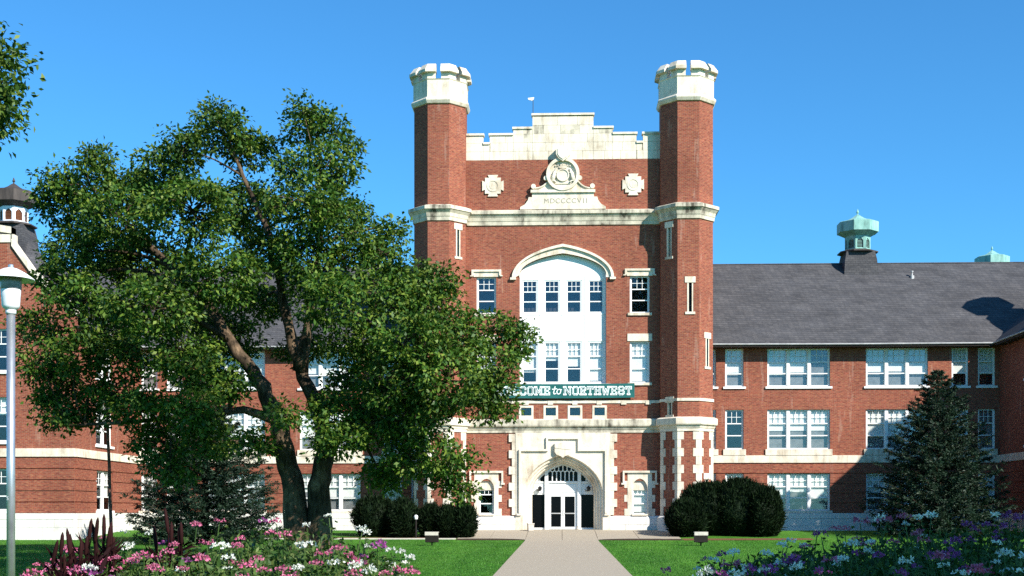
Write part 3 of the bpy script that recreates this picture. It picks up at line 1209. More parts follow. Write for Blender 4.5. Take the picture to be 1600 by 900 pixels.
# tracery bars
for x in np.linspace(-.86, .86, 8)[1:-1]:
    sc.fbox(DF, x - .03, x + .03, -.05, .03, 2.84, 3.36)
for x in np.linspace(-.86 + .123, .86 - .123, 7):
    sc.fbox(DF, x - .03, x + .03, -.05, .03, 3.44, arch_z(x) + .05)
xs_ = np.linspace(-.86, .86, 15)
for i, (a, b) in enumerate(zip(xs_, xs_[1:])):
    za, zb = (3.35, 3.43) if i % 2 == 0 else (3.43, 3.35)
    sc.prism(DF, [(a, za), (b, zb), (b, zb + .07), (a, za + .07)], -.045, .03)
for e in (-1, 1):
    sc.fbox(DF, e * 1.36 - .028, e * 1.36 + .028, -.05, .03, 2.83, 3.25)
    sc.prism(DF, [(e * 1.36 - .03, 3.22), (e * 1.36 + .03, 3.22), (e * 1.08 + .03, 3.5), (e * 1.08 - .03, 3.5)], -.045, .03)
    sc.prism(DF, [(e * 1.36 - .03, 3.22), (e * 1.36 + .03, 3.22), (e * 1.62 + .03, 3.42), (e * 1.62 - .03, 3.42)], -.045, .03)
# arched rim
rim_in = [(x * .95, SPR + (z - SPR) * .93) for x, z in inner if z > 2.7]
rim_out = [(x, z) for x, z in inner if z > 2.7]
arch_band(sc, DF, rim_in, rim_out, -.06, .05)
screen = sc.build('door_screen', 'white_paint', tower)
gp = MB()
pts = [(x, z) for x, z in inner if z > 2.6]
gp.prism(DF, pts, .06, .07)
gp.build('pane', 'door_glass_black', screen)
for e in (-1, 1):
    q = MB()
    x0, x1 = sorted((e * 1.06, e * 1.78))
    q.fbox(DF, x0, x1, .03, .04, .12, 2.06)
    q.build('pane', 'door_glass_black', screen)
for e in (-1, 1):
    d_ = MB()
    x0, x1 = sorted((e * .01, e * .795))
    sx0, sx1 = (x0 + .10, x1 - .10)
    d_.fbox(DF, x0, sx0, -.03, .03, .03, 2.05)
    d_.fbox(DF, sx1, x1, -.03, .03, .03, 2.05)
    d_.fbox(DF, sx0, sx1, -.03, .03, .03, .17)
    d_.fbox(DF, sx0, sx1, -.03, .03, 1.95, 2.05)
    dr = d_.build('door', 'white_paint', tower)
    q = MB()
    q.fbox(DF, sx0, sx1, -.004, .004, .17, 1.95)
    q.build('pane', 'door_glass_black', dr)
    q = MB()
    q.fbox(DF, sx0, sx1, -.05, -.02, .93, .99)
    q.tube([DF(e * .06, -.03, .85), DF(e * .06, -.09, .88), DF(e * .06, -.09, 1.15), DF(e * .06, -.03, 1.18)], .014, 6)
    q.build('handle', 'drip_metal', dr)
for e in (-1, 1):   # little wall lanterns either side of the doors
    q = MB()
    c = DF(e * 1.42 + .08, -.24, 2.40)
    q.lathe(c[0], c[1], [(.02, 2.26), (.09, 2.30), (.11, 2.44), (.13, 2.47), (.02, 2.56)], 8)
    q.tube([DF(e * 1.42 - .12, -.06, 2.34), DF(e * 1.42 - .06, -.2, 2.28), DF(e * 1.42 + .06, -.24, 2.27)], .018, 6)
    q.build('lantern', 'black_metal', tower)
q = MB()
q.box(-2.3, 2.3, 74.75, 76.1, -.2, .02)
q.build('threshold', 'concrete', tower)

# weather vane like device on the parapet
q = MB()
vx = -1.73
q.tube([(vx, 75.2, 24.10), (vx, 75.2, 24.98)], .022, 6)
o1 = thing('wind_sensor', 'small white wind sensor on a thin mast over the stepped parapet', 'sensor', (vx, 75.2, 24.10))
q.build('mast', 'black_metal', o1)
q = MB()
q.prism(front(75.2), [(vx + .04, 24.98), (vx - .05, 24.90), (vx - .28, 24.97), (vx - .30, 25.06), (vx + .06, 25.10)], -.04, .04)
q.build('head', 'lamp_cap', o1)

# ---------------- banner
def banner():
    b = thing('banner', 'dark green banner with white WELCOME to NORTHWEST lettering across the tower', 'banner', (0, TY - .2, 7.63))
    x0, x1, z0, z1 = -4.15, 4.12, 7.63, 8.45
    nx, nz = 90, 8
    v, f = [], []

    def dep(x, z):
        t = (x - x0) / (x1 - x0)
        u = (z - z0) / (z1 - z0)
        return TY - .20 + .022 * math.sin(9 * t * math.pi + 2 * u) * (1 - .5 * abs(2 * u - 1)) + .012 * math.sin(31 * t + 3 * u)
    for j in range(nz + 1):
        for i in range(nx + 1):
            x = x0 + (x1 - x0) * i / nx
            z = z0 + (z1 - z0) * j / nz - .03 * math.sin(math.pi * i / nx)
            v.append((x, dep(x, z), z))
    n1 = nx + 1
    for j in range(nz):
        for i in range(nx):
            f.append((j * n1 + i, j * n1 + i + 1, (j + 1) * n1 + i + 1, (j + 1) * n1 + i))
    mm = MB()
    mm.add(v, f)
    mm.add([(p[0], p[1] + .006, p[2]) for p in v], [tuple(reversed(q)) for q in f])
    mm.smooth = True
    cl = mm.build('cloth', 'banner_cloth', b)
    # block letters drawn as strokes on a 4 x 6 grid
    L = {'W': [[(0, 6), (1, 0), (2, 4.2), (3, 0), (4, 6)]], 'E': [[(4, 4.6), (4, 6), (.7, 6), (.7, 0), (4, 0), (4, 1.4)], [(.7, 3), (2.8, 3)]],
         'L': [[(.9, 6), (.9, 0), (4, 0), (4, 1.5)]], 'C': [[(4, 4.4), (4, 5.1), (3.1, 6), (.9, 6), (0, 5.1), (0, .9), (.9, 0), (3.1, 0), (4, .9), (4, 1.6)]],
         'O': [[(.9, 6), (3.1, 6), (4, 5.1), (4, .9), (3.1, 0), (.9, 0), (0, .9), (0, 5.1), (.9, 6)]],
         'M': [[(.4, 0), (.4, 6), (2, 1.8), (3.6, 6), (3.6, 0)]], 'N': [[(.4, 0), (.4, 6), (3.6, 0), (3.6, 6)]],
         'R': [[(.7, 0), (.7, 6), (3.1, 6), (4, 5.2), (4, 3.8), (3.1, 3), (.7, 3)], [(2.2, 3), (3.9, 0)]],
         'T': [[(0, 4.6), (0, 6), (4, 6), (4, 4.6)], [(2, 6), (2, 0)]], 'H': [[(.4, 0), (.4, 6)], [(3.6, 0), (3.6, 6)], [(.4, 3), (3.6, 3)]],
         'S': [[(4, 4.4), (4, 5.2), (3.1, 6), (.9, 6), (0, 5.2), (0, 3.9), (.9, 3.1), (3.1, 2.9), (4, 2.1), (4, .8), (3.1, 0), (.9, 0), (0, .8), (0, 1.6)]]}
    serif = {'W': [(0, 6), (4, 6)], 'M': [(.4, 0), (3.6, 0), (.2, 6), (3.8, 6)], 'N': [(.4, 0), (.3, 6), (3.6, 6)], 'H': [(.4, 0), (.4, 6), (3.6, 0), (3.6, 6)],
             'E': [(.5, 0), (.5, 6)], 'L': [(.9, 6), (.6, 0)], 'R': [(.7, 0), (.5, 6), (3.8, 0)], 'T': [(2, 0)], 'C': [], 'O': [], 'S': []}

    def stroke(mb, p, q, w, off, th):
        (xa, za), (xb, zb) = p, q
        dx, dz = xb - xa, zb - za
        l = math.hypot(dx, dz) or 1
        dx, dz = dx / l, dz / l
        e = w * .5
        c = [(xa - dx * e - dz * e, za - dz * e + dx * e), (xa - dx * e + dz * e, za - dz * e - dx * e), (xb + dx * e + dz * e, zb + dz * e - dx * e), (xb + dx * e - dz * e, zb + dz * e + dx * e)]
        fr = [(x, dep(x, z) - off, z) for x, z in c]
        bk = [(x, dep(x, z) - off + th, z) for x, z in c]
        mb.add(fr + bk, [(0, 1, 2, 3), (7, 6, 5, 4)] + [(i, 4 + i, 4 + (i + 1) % 4, (i + 1) % 4) for i in range(4)])

    def letter(ch, x, z, wd, ht):
        mb, ib = MB(), MB()
        k = 0
        T = lambda p: (x + p[0] / 4 * wd, z + p[1] / 6 * ht)
        for pl in L[ch]:
            for p, q in zip(pl, pl[1:]):
                stroke(mb, T(p), T(q), 0.098, .016 + .0012 * (k % 7), .012)
                stroke(ib, T(p), T(q), .018, .030 + .0012 * (k % 7), .004)
                k += 1
        for (sx_, sz_) in serif[ch]:
            stroke(mb, (T((sx_, sz_))[0] - .05, T((sx_, sz_))[1]), (T((sx_, sz_))[0] + .05, T((sx_, sz_))[1]), .10, .016 + .0012 * (k % 7), .012)
            k += 1
        nf = len(mb.f)
        mb.add(ib.v, ib.f)
        o = mb.build('letter', 'banner_white', cl)
        o.data.materials.append(MATS['banner_cloth'])
        o.data.polygons.foreach_set('material_index', [0] * nf + [1] * (len(mb.f) - nf))
    x = -3.82
    for ch in 'WELCOME':
        wd = .28 if ch not in 'WM' else .38
        letter(ch, x, 7.82, wd, .42)
        x += wd + .145
    xt = x + .04
    tm = MB()
    # slanted small "to"
    for pl in ([(.14, .40), (.06, .08), (.09, .01), (.16, .03)], [(.0, .27), (.22, .29)],
               [(.36, .26), (.28, .24), (.23, .14), (.25, .03), (.33, .0), (.41, .06), (.44, .17), (.40, .25), (.36, .26), (.47, .24)]):
        for k, (p, q) in enumerate(zip(pl, pl[1:])):
            stroke(tm, (xt + p[0] * 1.1, 7.84 + p[1] * 1.05), (xt + q[0] * 1.1, 7.84 + q[1] * 1.05), .055, .016 + .0012 * (k % 9), .012)
    tm.build('letter', 'banner_white', cl)
    x = xt + .68
    for ch in 'NORTHWEST':
        wd = .28 if ch not in 'WN' else .36
        letter(ch, x, 7.82, wd, .42)
        x += wd + .145
    rp = MB()
    for sx in (x0 + .05, -1.3, 1.4, x1 - .05):
        rp.tube([(sx, TY - .2, z1 - .03), (sx, TY - .02, z1 + .12)], .012, 5)
        rp.tube([(sx, TY - .2, z0 + .03), (sx, TY - .01, z0 - .05)], .012, 5)
    rp.build('tie', 'drip_metal', b)


banner()

# ------------------------------------------------------------------ wings
WY = 77.5
EAVE_Y, EAVE_Z, RIDGE_Y, RIDGE_Z = 76.66, 10.92, 84.0, 16.98
XI = 25.75


def rustic(F, u0, u1, z0, z1, ops, parent, mat='brick_rough'):
    """ground floor brickwork in bands with sunk joints between"""
    n = 5
    for i in range(n):
        a = z0 + (z1 - z0) * i / n + .025
        b = z0 + (z1 - z0) * (i + 1) / n - .025
        cuts = [u0, u1]
        blk = sorted([(o[0], o[1]) for o in ops if o[2] < (a + b) / 2 < o[3]])
        segs, x = [], u0
        for c, d in blk:
            if c > x:
                segs.append((x, c))
            x = max(x, d)
        if x < u1:
            segs.append((x, u1))
        for c, d in segs:
            q = MB()
            q.fbox(F, c, d, -.045, .02, a, b)
            q.build('brick_band', mat, parent)


def stone_course(name, F, u0, u1, z0, z1, dd, parent, mat, step):
    """a course of separate stones"""
    x, i = u0, 0
    while x < u1 - .01:
        x2 = min(x + step * random.uniform(.85, 1.15), u1)
        if u1 - x2 < .3:
            x2 = u1
        q = MB()
        q.fbox(F, x + .005, x2 - .005, dd, .05, z0, z1)
        q.build(name, mat, parent)
        x = x2


def wing(sg, label):
    F = front(WY)
    t = thing('brick_wing', label, 'building', (sg * 16.5, WY, -.14))
    wins = []      # (centre, width, n)
    for px0, px1, n in ((1097, 1119, 1), (1133, 1162, 1), (1199, 1297, 3), (1353, 1450, 3), (1487, 1513, 1), (1528, 1555, 1)):
        a, b = at(px0, 600, WY).x, at(px1, 600, WY).x
        wins.append((sg * (a + b) / 2, b - a, n))
    rows_ = [(1.12, 2.20), (4.77, 2.35), (8.49, 2.24)]
    ops = []
    for c, W, n in wins:
        for z, h in rows_:
            ops.append((c - W / 2, c + W / 2, z, z + h))
    u0, u1 = sorted((sg * 7.25, sg * XI))
    w = MB()
    w.wall(F, u0, u1, -.3, 10.98, ops)
    w.build('wall', 'brick', t)
    w = MB()
    xo = sg * 25.7
    w.quad((u0, 91, -.3), (u1, 91, -.3), (u1, 91, 10.9), (u0, 91, 10.9))
    w.build('rear_wall', 'brick', t)
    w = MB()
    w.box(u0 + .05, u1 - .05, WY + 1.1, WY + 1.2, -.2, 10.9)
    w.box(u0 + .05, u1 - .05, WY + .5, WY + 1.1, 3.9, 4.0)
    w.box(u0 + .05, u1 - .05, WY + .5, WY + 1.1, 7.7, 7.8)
    w.build('dark_backing', 'room_shade', t)  # dark slabs added close behind the glass so the rooms look unlit
    rustic(F, u0, u1, .98, 3.92, ops, t)
    b0 = MB()
    b0.fbox(F, u0, u1, -.06, .03, 3.96, 4.40)
    band = b0.build('stone_band', 'stone', t)
    stone_course('stone', F, u0, u1, 3.965, 4.38, -.075, band, 'stone', 1.6)
    b0 = MB()
    b0.fbox(F, u0, u1, -.12, .03, -.4, .97)
    pl2 = b0.build('plinth', 'plinth_stone', t)
    stone_course('stone', F, u0, u1, .66, .96, -.165, pl2, 'plinth_stone', 1.5)
    stone_course('stone', F, u0, u1, .22, .65, -.15, pl2, 'plinth_stone', 1.3)
    stone_course('stone', F, u0, u1, -.35, .21, -.15, pl2, 'plinth_stone', 1.5)
    rnd = random.Random(5 if sg > 0 else 6)
    for c, W, n in wins:
        for r, (z, h) in enumerate(rows_):
            lo = {0: (.45, .68), 1: (.5, .72), 2: (.60, .72)}[r]
            place_window(t, F, c, z, n, W, h, .1, .13 if r != 1 else .36, lo, .9 if n == 3 else .65, rnd=rnd, sill_mat='white_paint' if r == 2 else 'stone', grey_backing=(n == 3 or rnd.random() < .35))
    # roof: two slopes, soffit, metal edge
    x0, x1 = sorted((sg * 7.25, sg * 33.0))
    rf = MB()
    nx = 24
    for i in range(nx):
        a, b = x0 + (x1 - x0) * i / nx, x0 + (x1 - x0) * (i + 1) / nx
        rf.quad((a, EAVE_Y, EAVE_Z), (b, EAVE_Y, EAVE_Z), (b, RIDGE_Y, RIDGE_Z), (a, RIDGE_Y, RIDGE_Z))
    rf.quad((x0, 91.5, EAVE_Z), (x1, 91.5, EAVE_Z), (x1, RIDGE_Y, RIDGE_Z), (x0, RIDGE_Y, RIDGE_Z))
    roof = rf.build('roof', 'shingle', t)
    sf = MB()
    xe = sg * (XI - .6)
    xa, xb = sorted((sg * 7.3, xe))
    sf.box(xa, xb, EAVE_Y + .04, WY + .02, EAVE_Z - .16, EAVE_Z - .03)
    sf.build('soffit', 'soffit', roof)
    dm = MB()
    dm.tube([(xa, EAVE_Y - .02, EAVE_Z - .01), ((xa + xb) / 2, EAVE_Y - .02, EAVE_Z - .03), (xb, EAVE_Y - .02, EAVE_Z - .01)], .045, 6)
    dm.build('gutter', 'drip_metal', roof)
    rc = MB()
    rc.tube([(x0, RIDGE_Y, RIDGE_Z), (x1, RIDGE_Y, RIDGE_Z)], .06, 6)
    rc.build('ridge_cap', 'shingle', roof)
    return t


def cupola(parent, cx, cy, zb, dark=False):
    """eight-sided roof lantern: base, skirt, arcaded drum, deep cap, finial; parts of the given building"""
    cop = 'copper_dark' if dark else 'copper'
    q = MB()
    q.lathe(cx, cy, [(1.12, zb - 1.3), (1.0, zb + .1), (.90, zb + .62)], 4, math.pi / 4)
    c = q.build('cupola', 'shingle', parent)
    q = MB()
    q.lathe(cx, cy, [(.88, zb + .60), (1.20, zb + .63), (1.20, zb + .70), (.82, zb + .82)], 8)
    q.build('skirt', 'copper_dark', c)
    q = MB()
    q.lathe(cx, cy, [(.68, zb + .80), (.68, zb + 1.72)], 8)
    q.build('drum', 'wood_brown' if dark else 'copper', c)
    for k in range(8):
        phi = -math.pi / 2 + k * math.pi / 4
        F = Face(cx + .68 * math.cos(phi), cy + .68 * math.sin(phi), phi)
        q = MB()
        hw = .28
        for e in (-1, 1):
            q.fbox(F, e * .25 - .05, e * .25 + .05, -.07, .02, zb + .82, zb + 1.70)
        q.fbox(F, -.20, .20, -.06, .02, zb + .82, zb + .90)
        ar = arch(.20, zb + 1.32, zb + 1.56, 10, 2, .5)
        arch_fill(q, F, ar, zb + 1.70, -.055, .05)
        q.build('arcade', 'lamp_white' if dark else 'copper', c)
        q = MB()
        for j in range(6):
            z = zb + .95 + j * .085
            q.quad(F(-.2, -.005, z), F(.2, -.005, z), F(.2, -.035, z + .05), F(-.2, -.035, z + .05))
        q.build('louvre', 'wood_brown' if dark else 'copper_dark', c)
    q = MB()
    q.lathe(cx, cy, [(.66, zb + 1.66), (1.14, zb + 1.92), (1.22, zb + 1.95), (1.22, zb + 2.58), (1.16, zb + 2.62), (.66, zb + 2.76), (.34, zb + 2.94), (.14, zb + 3.10), (.03, zb + 3.16)], 8)
    q.build('cap', cop, c)
    q = MB()
    q.lathe(cx, cy, [(.05, zb + 3.1), (.035, zb + 3.22), (.085, zb + 3.28), (.06, zb + 3.35), (.015, zb + 3.50)], 8)
    q.build('finial', cop, c)
    return c


rw = wing(1, 'long three storey brick wing with grey roof to the right of the tower')
lw_ = wing(-1, 'brick wing left of the tower, mostly hidden behind the big tree')
cx_ = at(1340, 340, 84).x
cupola(rw, cx_, 84.0, RIDGE_Z)
vp = MB()
p_ = at(1425, 437, 82.6)
zr = EAVE_Z + (82.6 - EAVE_Y) / (RIDGE_Y - EAVE_Y) * (RIDGE_Z - EAVE_Z)
vp.lathe(p_.x, 82.6, [(.14, zr - .2), (.12, zr + .12), (.05, zr + .14), (.05, zr + .32), (.08, zr + .33), (.08, zr + .42)], 8)
vp.build('vent_pipe', 'drip_metal', rw)


def pavilion(sg, label):
    """the end block that steps forward beside a wing"""
    Yf, Yb, Wd = 67.5, 96.0, 12.3
    t = thing('brick_pavilion', label, 'building', (sg * (XI + Wd / 2), Yf, -.2))
    Fs = Face(sg * XI, 0, math.pi if sg > 0 else 0)   # inner side wall
    uf = (lambda y: -y) if sg > 0 else (lambda y: y)
    rows_ = [(1.12, 2.20), (4.77, 2.35), (8.49, 2.24)]
    ys0, ys1 = 70.6, 73.2
    ops = []
    for z, h in rows_:
        a, b = sorted((uf(ys0), uf(ys1)))
        ops.append((a, b, z, z + h))
    u0, u1 = sorted((uf(Yf), uf(WY)))
    w = MB()
    w.wall(Fs, u0, u1, -.4, 10.98, ops)
    w.build('wall', 'brick', t)
    rustic(Fs, u0 + (.0 if sg > 0 else 0), u1, .98, 3.92, ops, t)
    # front
    Ff = front(Yf)
    xa, xb = sorted((sg * XI, sg * (XI + Wd)))
    cxp = (xa + xb) / 2
    fops = [(cxp - 2.6, cxp + 2.6, z, z + h) for z, h in rows_]
    w = MB()
    w.wall(Ff, xa, xb, -.4, 10.98, fops)
    hw = Wd / 2
    gp_ = [(-hw, 10.98), (hw, 10.98), (hw, 11.5), (3.85, 13.6), (2.75, 15.15), (2.75, 15.3), (-2.75, 15.3), (-2.75, 15.15), (-3.85, 13.6), (-hw, 11.5)]
    gp_ = [(cxp + x, z) for x, z in gp_]
    w.prism(Ff, gp_, 0, .4)
    w.build('wall', 'brick', t)
    rustic(Ff, xa, xb, .98, 3.92, fops, t)
    cop = MB()
    pth = [(-hw - .1, 11.45), (-3.9, 13.55), (-2.78, 15.1), (-2.78, 15.75), (0, 16.2), (2.78, 15.75), (2.78, 15.1), (3.9, 13.55), (hw + .1, 11.45)]
    for p, q in zip(pth, pth[1:]):
        cop.prism(Ff, [(cxp + p[0], p[1]), (cxp + q[0], q[1]), (cxp + q[0], q[1] + .36), (cxp + p[0], p[1] + .36)], -.1 - .002 * len(cop.f) / 6, .5)
    cop.fbox(Ff, cxp - 2.9, cxp + 2.9, -.06, .42, 15.3, 15.72)
    cop.build('coping', 'stone', t)
    # outer side and back
    w = MB()
    xo = sg * (XI + Wd)
    w.quad((xo, Yf, -.4), (xo, Yb, -.4), (xo, Yb, 10.9), (xo, Yf, 10.9))
    w.quad((xa, Yb, -.4), (xb, Yb, -.4), (xb, Yb, 10.9), (xa, Yb, 10.9))
    w.build('rear_wall', 'brick', t)
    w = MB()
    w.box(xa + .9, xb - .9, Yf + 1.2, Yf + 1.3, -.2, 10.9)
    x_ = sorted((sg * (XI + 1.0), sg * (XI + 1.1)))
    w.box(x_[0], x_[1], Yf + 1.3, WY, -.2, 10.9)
    w.build('dark_backing', 'room_shade', t)  # added dark sheets standing in for the shadowy rooms inside
    for F, a, b in ((Fs, u0, u1), (Ff, xa, xb)):
        b0 = MB()
        b0.fbox(F, a - .06, b + .06, -.062, .03, 3.96, 4.40)
        band = b0.build('stone_band', 'stone', t)
        stone_course('stone', F, a, b, 3.965, 4.38, -.08, band, 'stone', 1.6)
        b0 = MB()
        b0.fbox(F, a - .12, b + .12, -.122, .03, -.5, .97)
        pl2 = b0.build('plinth', 'plinth_stone', t)
        stone_course('stone', F, a - .1, b, .66, .96, -.168, pl2, 'plinth_stone', 1.5)
        stone_course('stone', F, a - .1, b, .22, .65, -.152, pl2, 'plinth_stone', 1.3)
        stone_course('stone', F, a - .1, b, -.45, .21, -.152, pl2, 'plinth_stone', 1.5)
    rnd = random.Random(15)
    for z, h in rows_:
        place_window(t, Fs, uf((ys0 + ys1) / 2), z, 2, ys1 - ys0, h, .1, .14, (.35, .75), .9, rnd=rnd, mull=.2)
        place_window(t, Ff, cxp, z, 4, 5.2, h, .1, .14, (.3, .7), .8, rnd=rnd)
    # roof along the block
    rz = 16.35
    ex = hw + .62
    ez = 10.92
    rf = MB()
    for e in (-1, 1):
        nseg = 8
        for i in range(nseg):
            ya, yb = Yf + .35 + (Yb + .6 - Yf - .35) * i / nseg, Yf + .35 + (Yb + .6 - Yf - .35) * (i + 1) / nseg
            rf.quad((cxp + e * ex, ya, ez), (cxp + e * ex, yb, ez), (cxp, yb, rz), (cxp, ya, rz))
    rf.quad((cxp - ex, Yb + .6, ez), (cxp + ex, Yb + .6, ez), (cxp, Yb + .6, rz))
    roof = rf.build('roof', 'shingle', t)
    sf = MB()
    a, b = sorted((sg * XI, cxp - sg * ex + sg * .04))
    sf.box(a, b, Yf + .05, WY - .9, ez - .16, ez - .03)
    sf.build('soffit', 'soffit', roof)
    dm = MB()
    dm.tube([(cxp - sg * ex, Yf, ez), (cxp - sg * ex, WY - .5, ez)], .05, 6)
    dm.build('gutter', 'drip_metal', roof)
    # flared base and lantern
    yc = 74.2
    q = MB()
    q.lathe(cxp, yc, [(2.3, 14.9), (1.5, 15.9), (1.05, 16.7), (.92, 17.4)], 8)
    q.build('flared_base', 'shingle', t)
    cupola(t, cxp, yc, 16.98, True)
    return t


pavilion(-1, 'brick end block at the far left with lantern cupola and stone coped gable')
pavilion(1, 'shaded brick end block at the far right edge')

# rear block whose copper lantern shows over the ridge
rb = thing('rear_block', 'green copper cupola of a rear block peeking over the right roof ridge', 'building', (at(1550, 395, 104).x, 104, -.14))
q = MB()
cxr = at(1550, 395, 104).x
q.box(cxr - 8, cxr + 8, 98, 112, -.2, 13.0)
q.build('wall', 'brick', rb)
q = MB()
q.add([(cxr - 8.5, 97.5, 13.01), (cxr + 8.5, 97.5, 13.01), (cxr + 8.5, 112.5, 13.01), (cxr - 8.5, 112.5, 13.01), (cxr - 5, 104, 18.6), (cxr + 5, 104, 18.6)],
      [(0, 1, 5, 4), (1, 2, 5), (2, 3, 4, 5), (3, 0, 4)])
q.build('roof', 'shingle', rb)
cupola(rb, cxr, 104, 18.6)

# ------------------------------------------------------------------ trees and shrubs


def limb_path(a, b, n=6, wob=.25, sag=.0):
    a, b = Vector(a), Vector(b)
    L = (b - a).length
    pts = []
    ph = [random.uniform(-1, 1) for _ in range(4)]
    for i in range(n + 1):
        t = i / n
        p = a.lerp(b, t)
        w_ = math.sin(math.pi * t) * L * .1
        p += Vector((ph[0] * w_ + ph[1] * wob * math.sin(5 * t) * .3, ph[2] * w_ + ph[3] * wob * math.sin(4 * t) * .3, math.sin(math.pi * t) * L * (.08 - sag)))
        pts.append(p)
    return pts


def foliage(lobes, per_m2, nl, size, spread=.34, flat=.75, droop=.35):
    """clumps of leaves over and through each lobe; returns leaf corners and clump centres"""
    C, CL = [], []
    for c, r in lobes:
        n = max(4, int(per_m2 * r * r))
        d = nrm(rng.normal(size=(n, 3)))
        rad = r * (.50 + .52 * np.sqrt(rng.random((n, 1))))
        k = d * rad * np.array([1, 1, flat]) + np.array(c)
        CL.append(k)
    CL = np.concatenate(CL)
    m = len(CL)
    sz = rng.uniform(.7, 1.45, size=(m, 1))
    idx = np.repeat(np.arange(m), nl)
    off = np.clip(rng.normal(size=(m * nl, 3)), -1.9, 1.9) * spread * sz[idx] * np.array([1, 1, .62])
    c = CL[idx] + off
    d = nrm(off) * .8 + rng.normal(size=(m * nl, 3)) * .6 + np.array([0, 0, -droop])
    n = nrm(rng.normal(size=(m * nl, 3)) + np.array([0.15, -.2, 1.0]))
    ln = size * rng.uniform(.7, 1.35, size=(m * nl,))
    return leaves(c, d, ln, ln * .52, n), CL


def tree(name, label, base, trunks, lobes, per_m2, nl, size, mat='leaf', bark='bark', spread=.34, group=None, twigs=.35):
    t = thing(name, label, 'tree', base, group)
    nodes = []
    for path, r0, r1 in trunks:
        q = MB()
        P = [Vector(p) for p in path]
        fine, rr = [], []
        for i in range(len(P) - 1):
            for k in range(4):
                u = k / 4
                j = Vector((random.uniform(-1, 1), random.uniform(-1, 1), 0)) * min(.06, r0 * .16)
                fine.append(P[i].lerp(P[i + 1], u) + j)
        fine.append(P[-1])
        for i in range(len(fine)):
            u = i / (len(fine) - 1)
            rr.append((r0 + (r1 - r0) * u) * (1 + .35 * max(0, 1 - u * 8)) * random.uniform(.94, 1.07))
        q.tube(fine, rr, 10)
        q.smooth = True
        q.build('trunk', bark, t)
        nodes += [(p, r) for p, r in list(zip(fine, rr))[len(fine) // 4:]]
    mesh, cl = foliage(lobes, per_m2, nl, size, spread)
    for c, r in lobes:
        c = Vector(c)
        best = min(nodes, key=lambda nd: (nd[0] - c).length + (3 if nd[0].z > c.z - .3 * r else 0))
        q = MB()
        pth = limb_path(best[0], c, 7)
        r0 = min(best[1] * .62, .05 + .028 * (best[0] - c).length)
        q.tube(pth, [r0 * (1 - .75 * i / 7) for i in range(8)], 6)
        q.smooth = True
        q.build('limb', bark, t)
    # twigs in one mesh: too many to tell apart
    q = MB()
    lc = np.array([list(c) for c, r in lobes])
    for k in cl[rng.random(len(cl)) < twigs]:
        j = int(np.argmin(np.linalg.norm(lc - k, axis=1)))
        a = Vector(lc[j]).lerp(Vector(k), random.uniform(-.1, .25))
        q.tube(limb_path(a, k, 3), [.03, .022, .015, .007], 3, False)
    if q.v:
        tag(q.build('twigs', bark, t), kind='stuff')
    o = obj('crown', np_mesh('crown', mesh, 4, mat), t)
    tag(o, kind='stuff')
    return t


TYB = 44.0
LB = [(345, 205, 50, 0), (392, 232, 42, 1), (290, 235, 40, -1), (490, 205, 48, 1), (520, 255, 45, -1), (462, 268, 36, 0), (260, 270, 60, 0),
      (140, 290, 55, 0), (105, 330, 48, 1), (190, 340, 65, -2), (300, 330, 75, -3), (390, 330, 65, 2), (480, 320, 70, -2), (535, 345, 50, 1),
      (560, 390, 45, 0), (600, 395, 38, -1), (115, 395, 48, -1), (85, 440, 40, 1), (130, 470, 60, -2), (230, 420, 70, 3), (240, 480, 75, -4), (340, 430, 70, -3),
      (400, 470, 55, 4), (480, 410, 65, -1), (520, 470, 60, -4), (590, 460, 60, -2), (650, 440, 45, 0), (680, 480, 50, -1), (60, 510, 40, 0),
      (60, 560, 35, -1), (120, 550, 48, -2), (190, 560, 50, -1), (280, 560, 60, -3), (350, 530, 55, 1), (560, 540, 60, -2), (640, 530, 65, -4), (720, 520, 55, -2),
      (785, 515, 33, -1), (805, 545, 25, -1), (760, 570, 48, -2), (700, 590, 60, -4), (620, 600, 60, -3), (540, 610, 45, 0), (745, 630, 42, -2), (680, 660, 52, -3),
      (600, 670, 55, -2), (530, 680, 45, -3), (640, 720, 40, -2), (705, 715, 42, -3), (725, 765, 26, -2), (600, 740, 40, -1), (690, 745, 30, -2),
      (90, 645, 38, -1), (150, 640, 40, 0), (60, 620, 26, -1), (220, 640, 48, -2), (300, 640, 50, -3), (250, 690, 45, -1), (330, 690, 40, -2), (390, 690, 32, -3), (445, 650, 28, -4), (520, 640, 40, -2), (330, 600, 45, 2), (470, 540, 38, 3), (265, 735, 38, -2), (770, 605, 30, -2), (780, 640, 22, -2), (205, 300, 48, 1), (420, 400, 50, 0), (165, 395, 55, 2), (300, 500, 55, 3), (180, 510, 50, 3), (75, 585, 30, 0), (110, 605, 34, 1), (175, 610, 36, -1), (355, 600, 34, -2), (150, 245, 26, 0), (80, 290, 30, 0), (610, 355, 26, 0), (815, 520, 20, -1), (540, 225, 22, 0), (325, 170, 22, 0), (470, 170, 24, 0), (690, 440, 30, -1)]
lob = []
for px, py, r, dy in LB:
    Y = TYB + dy * .9
    lob.append((at(px, py, Y), r * Y / FPX * .90))
bx = at(475, 830, TYB)
bz = gz(TYB)
A = lambda px, py, dy=0: at(px, py, TYB + dy)
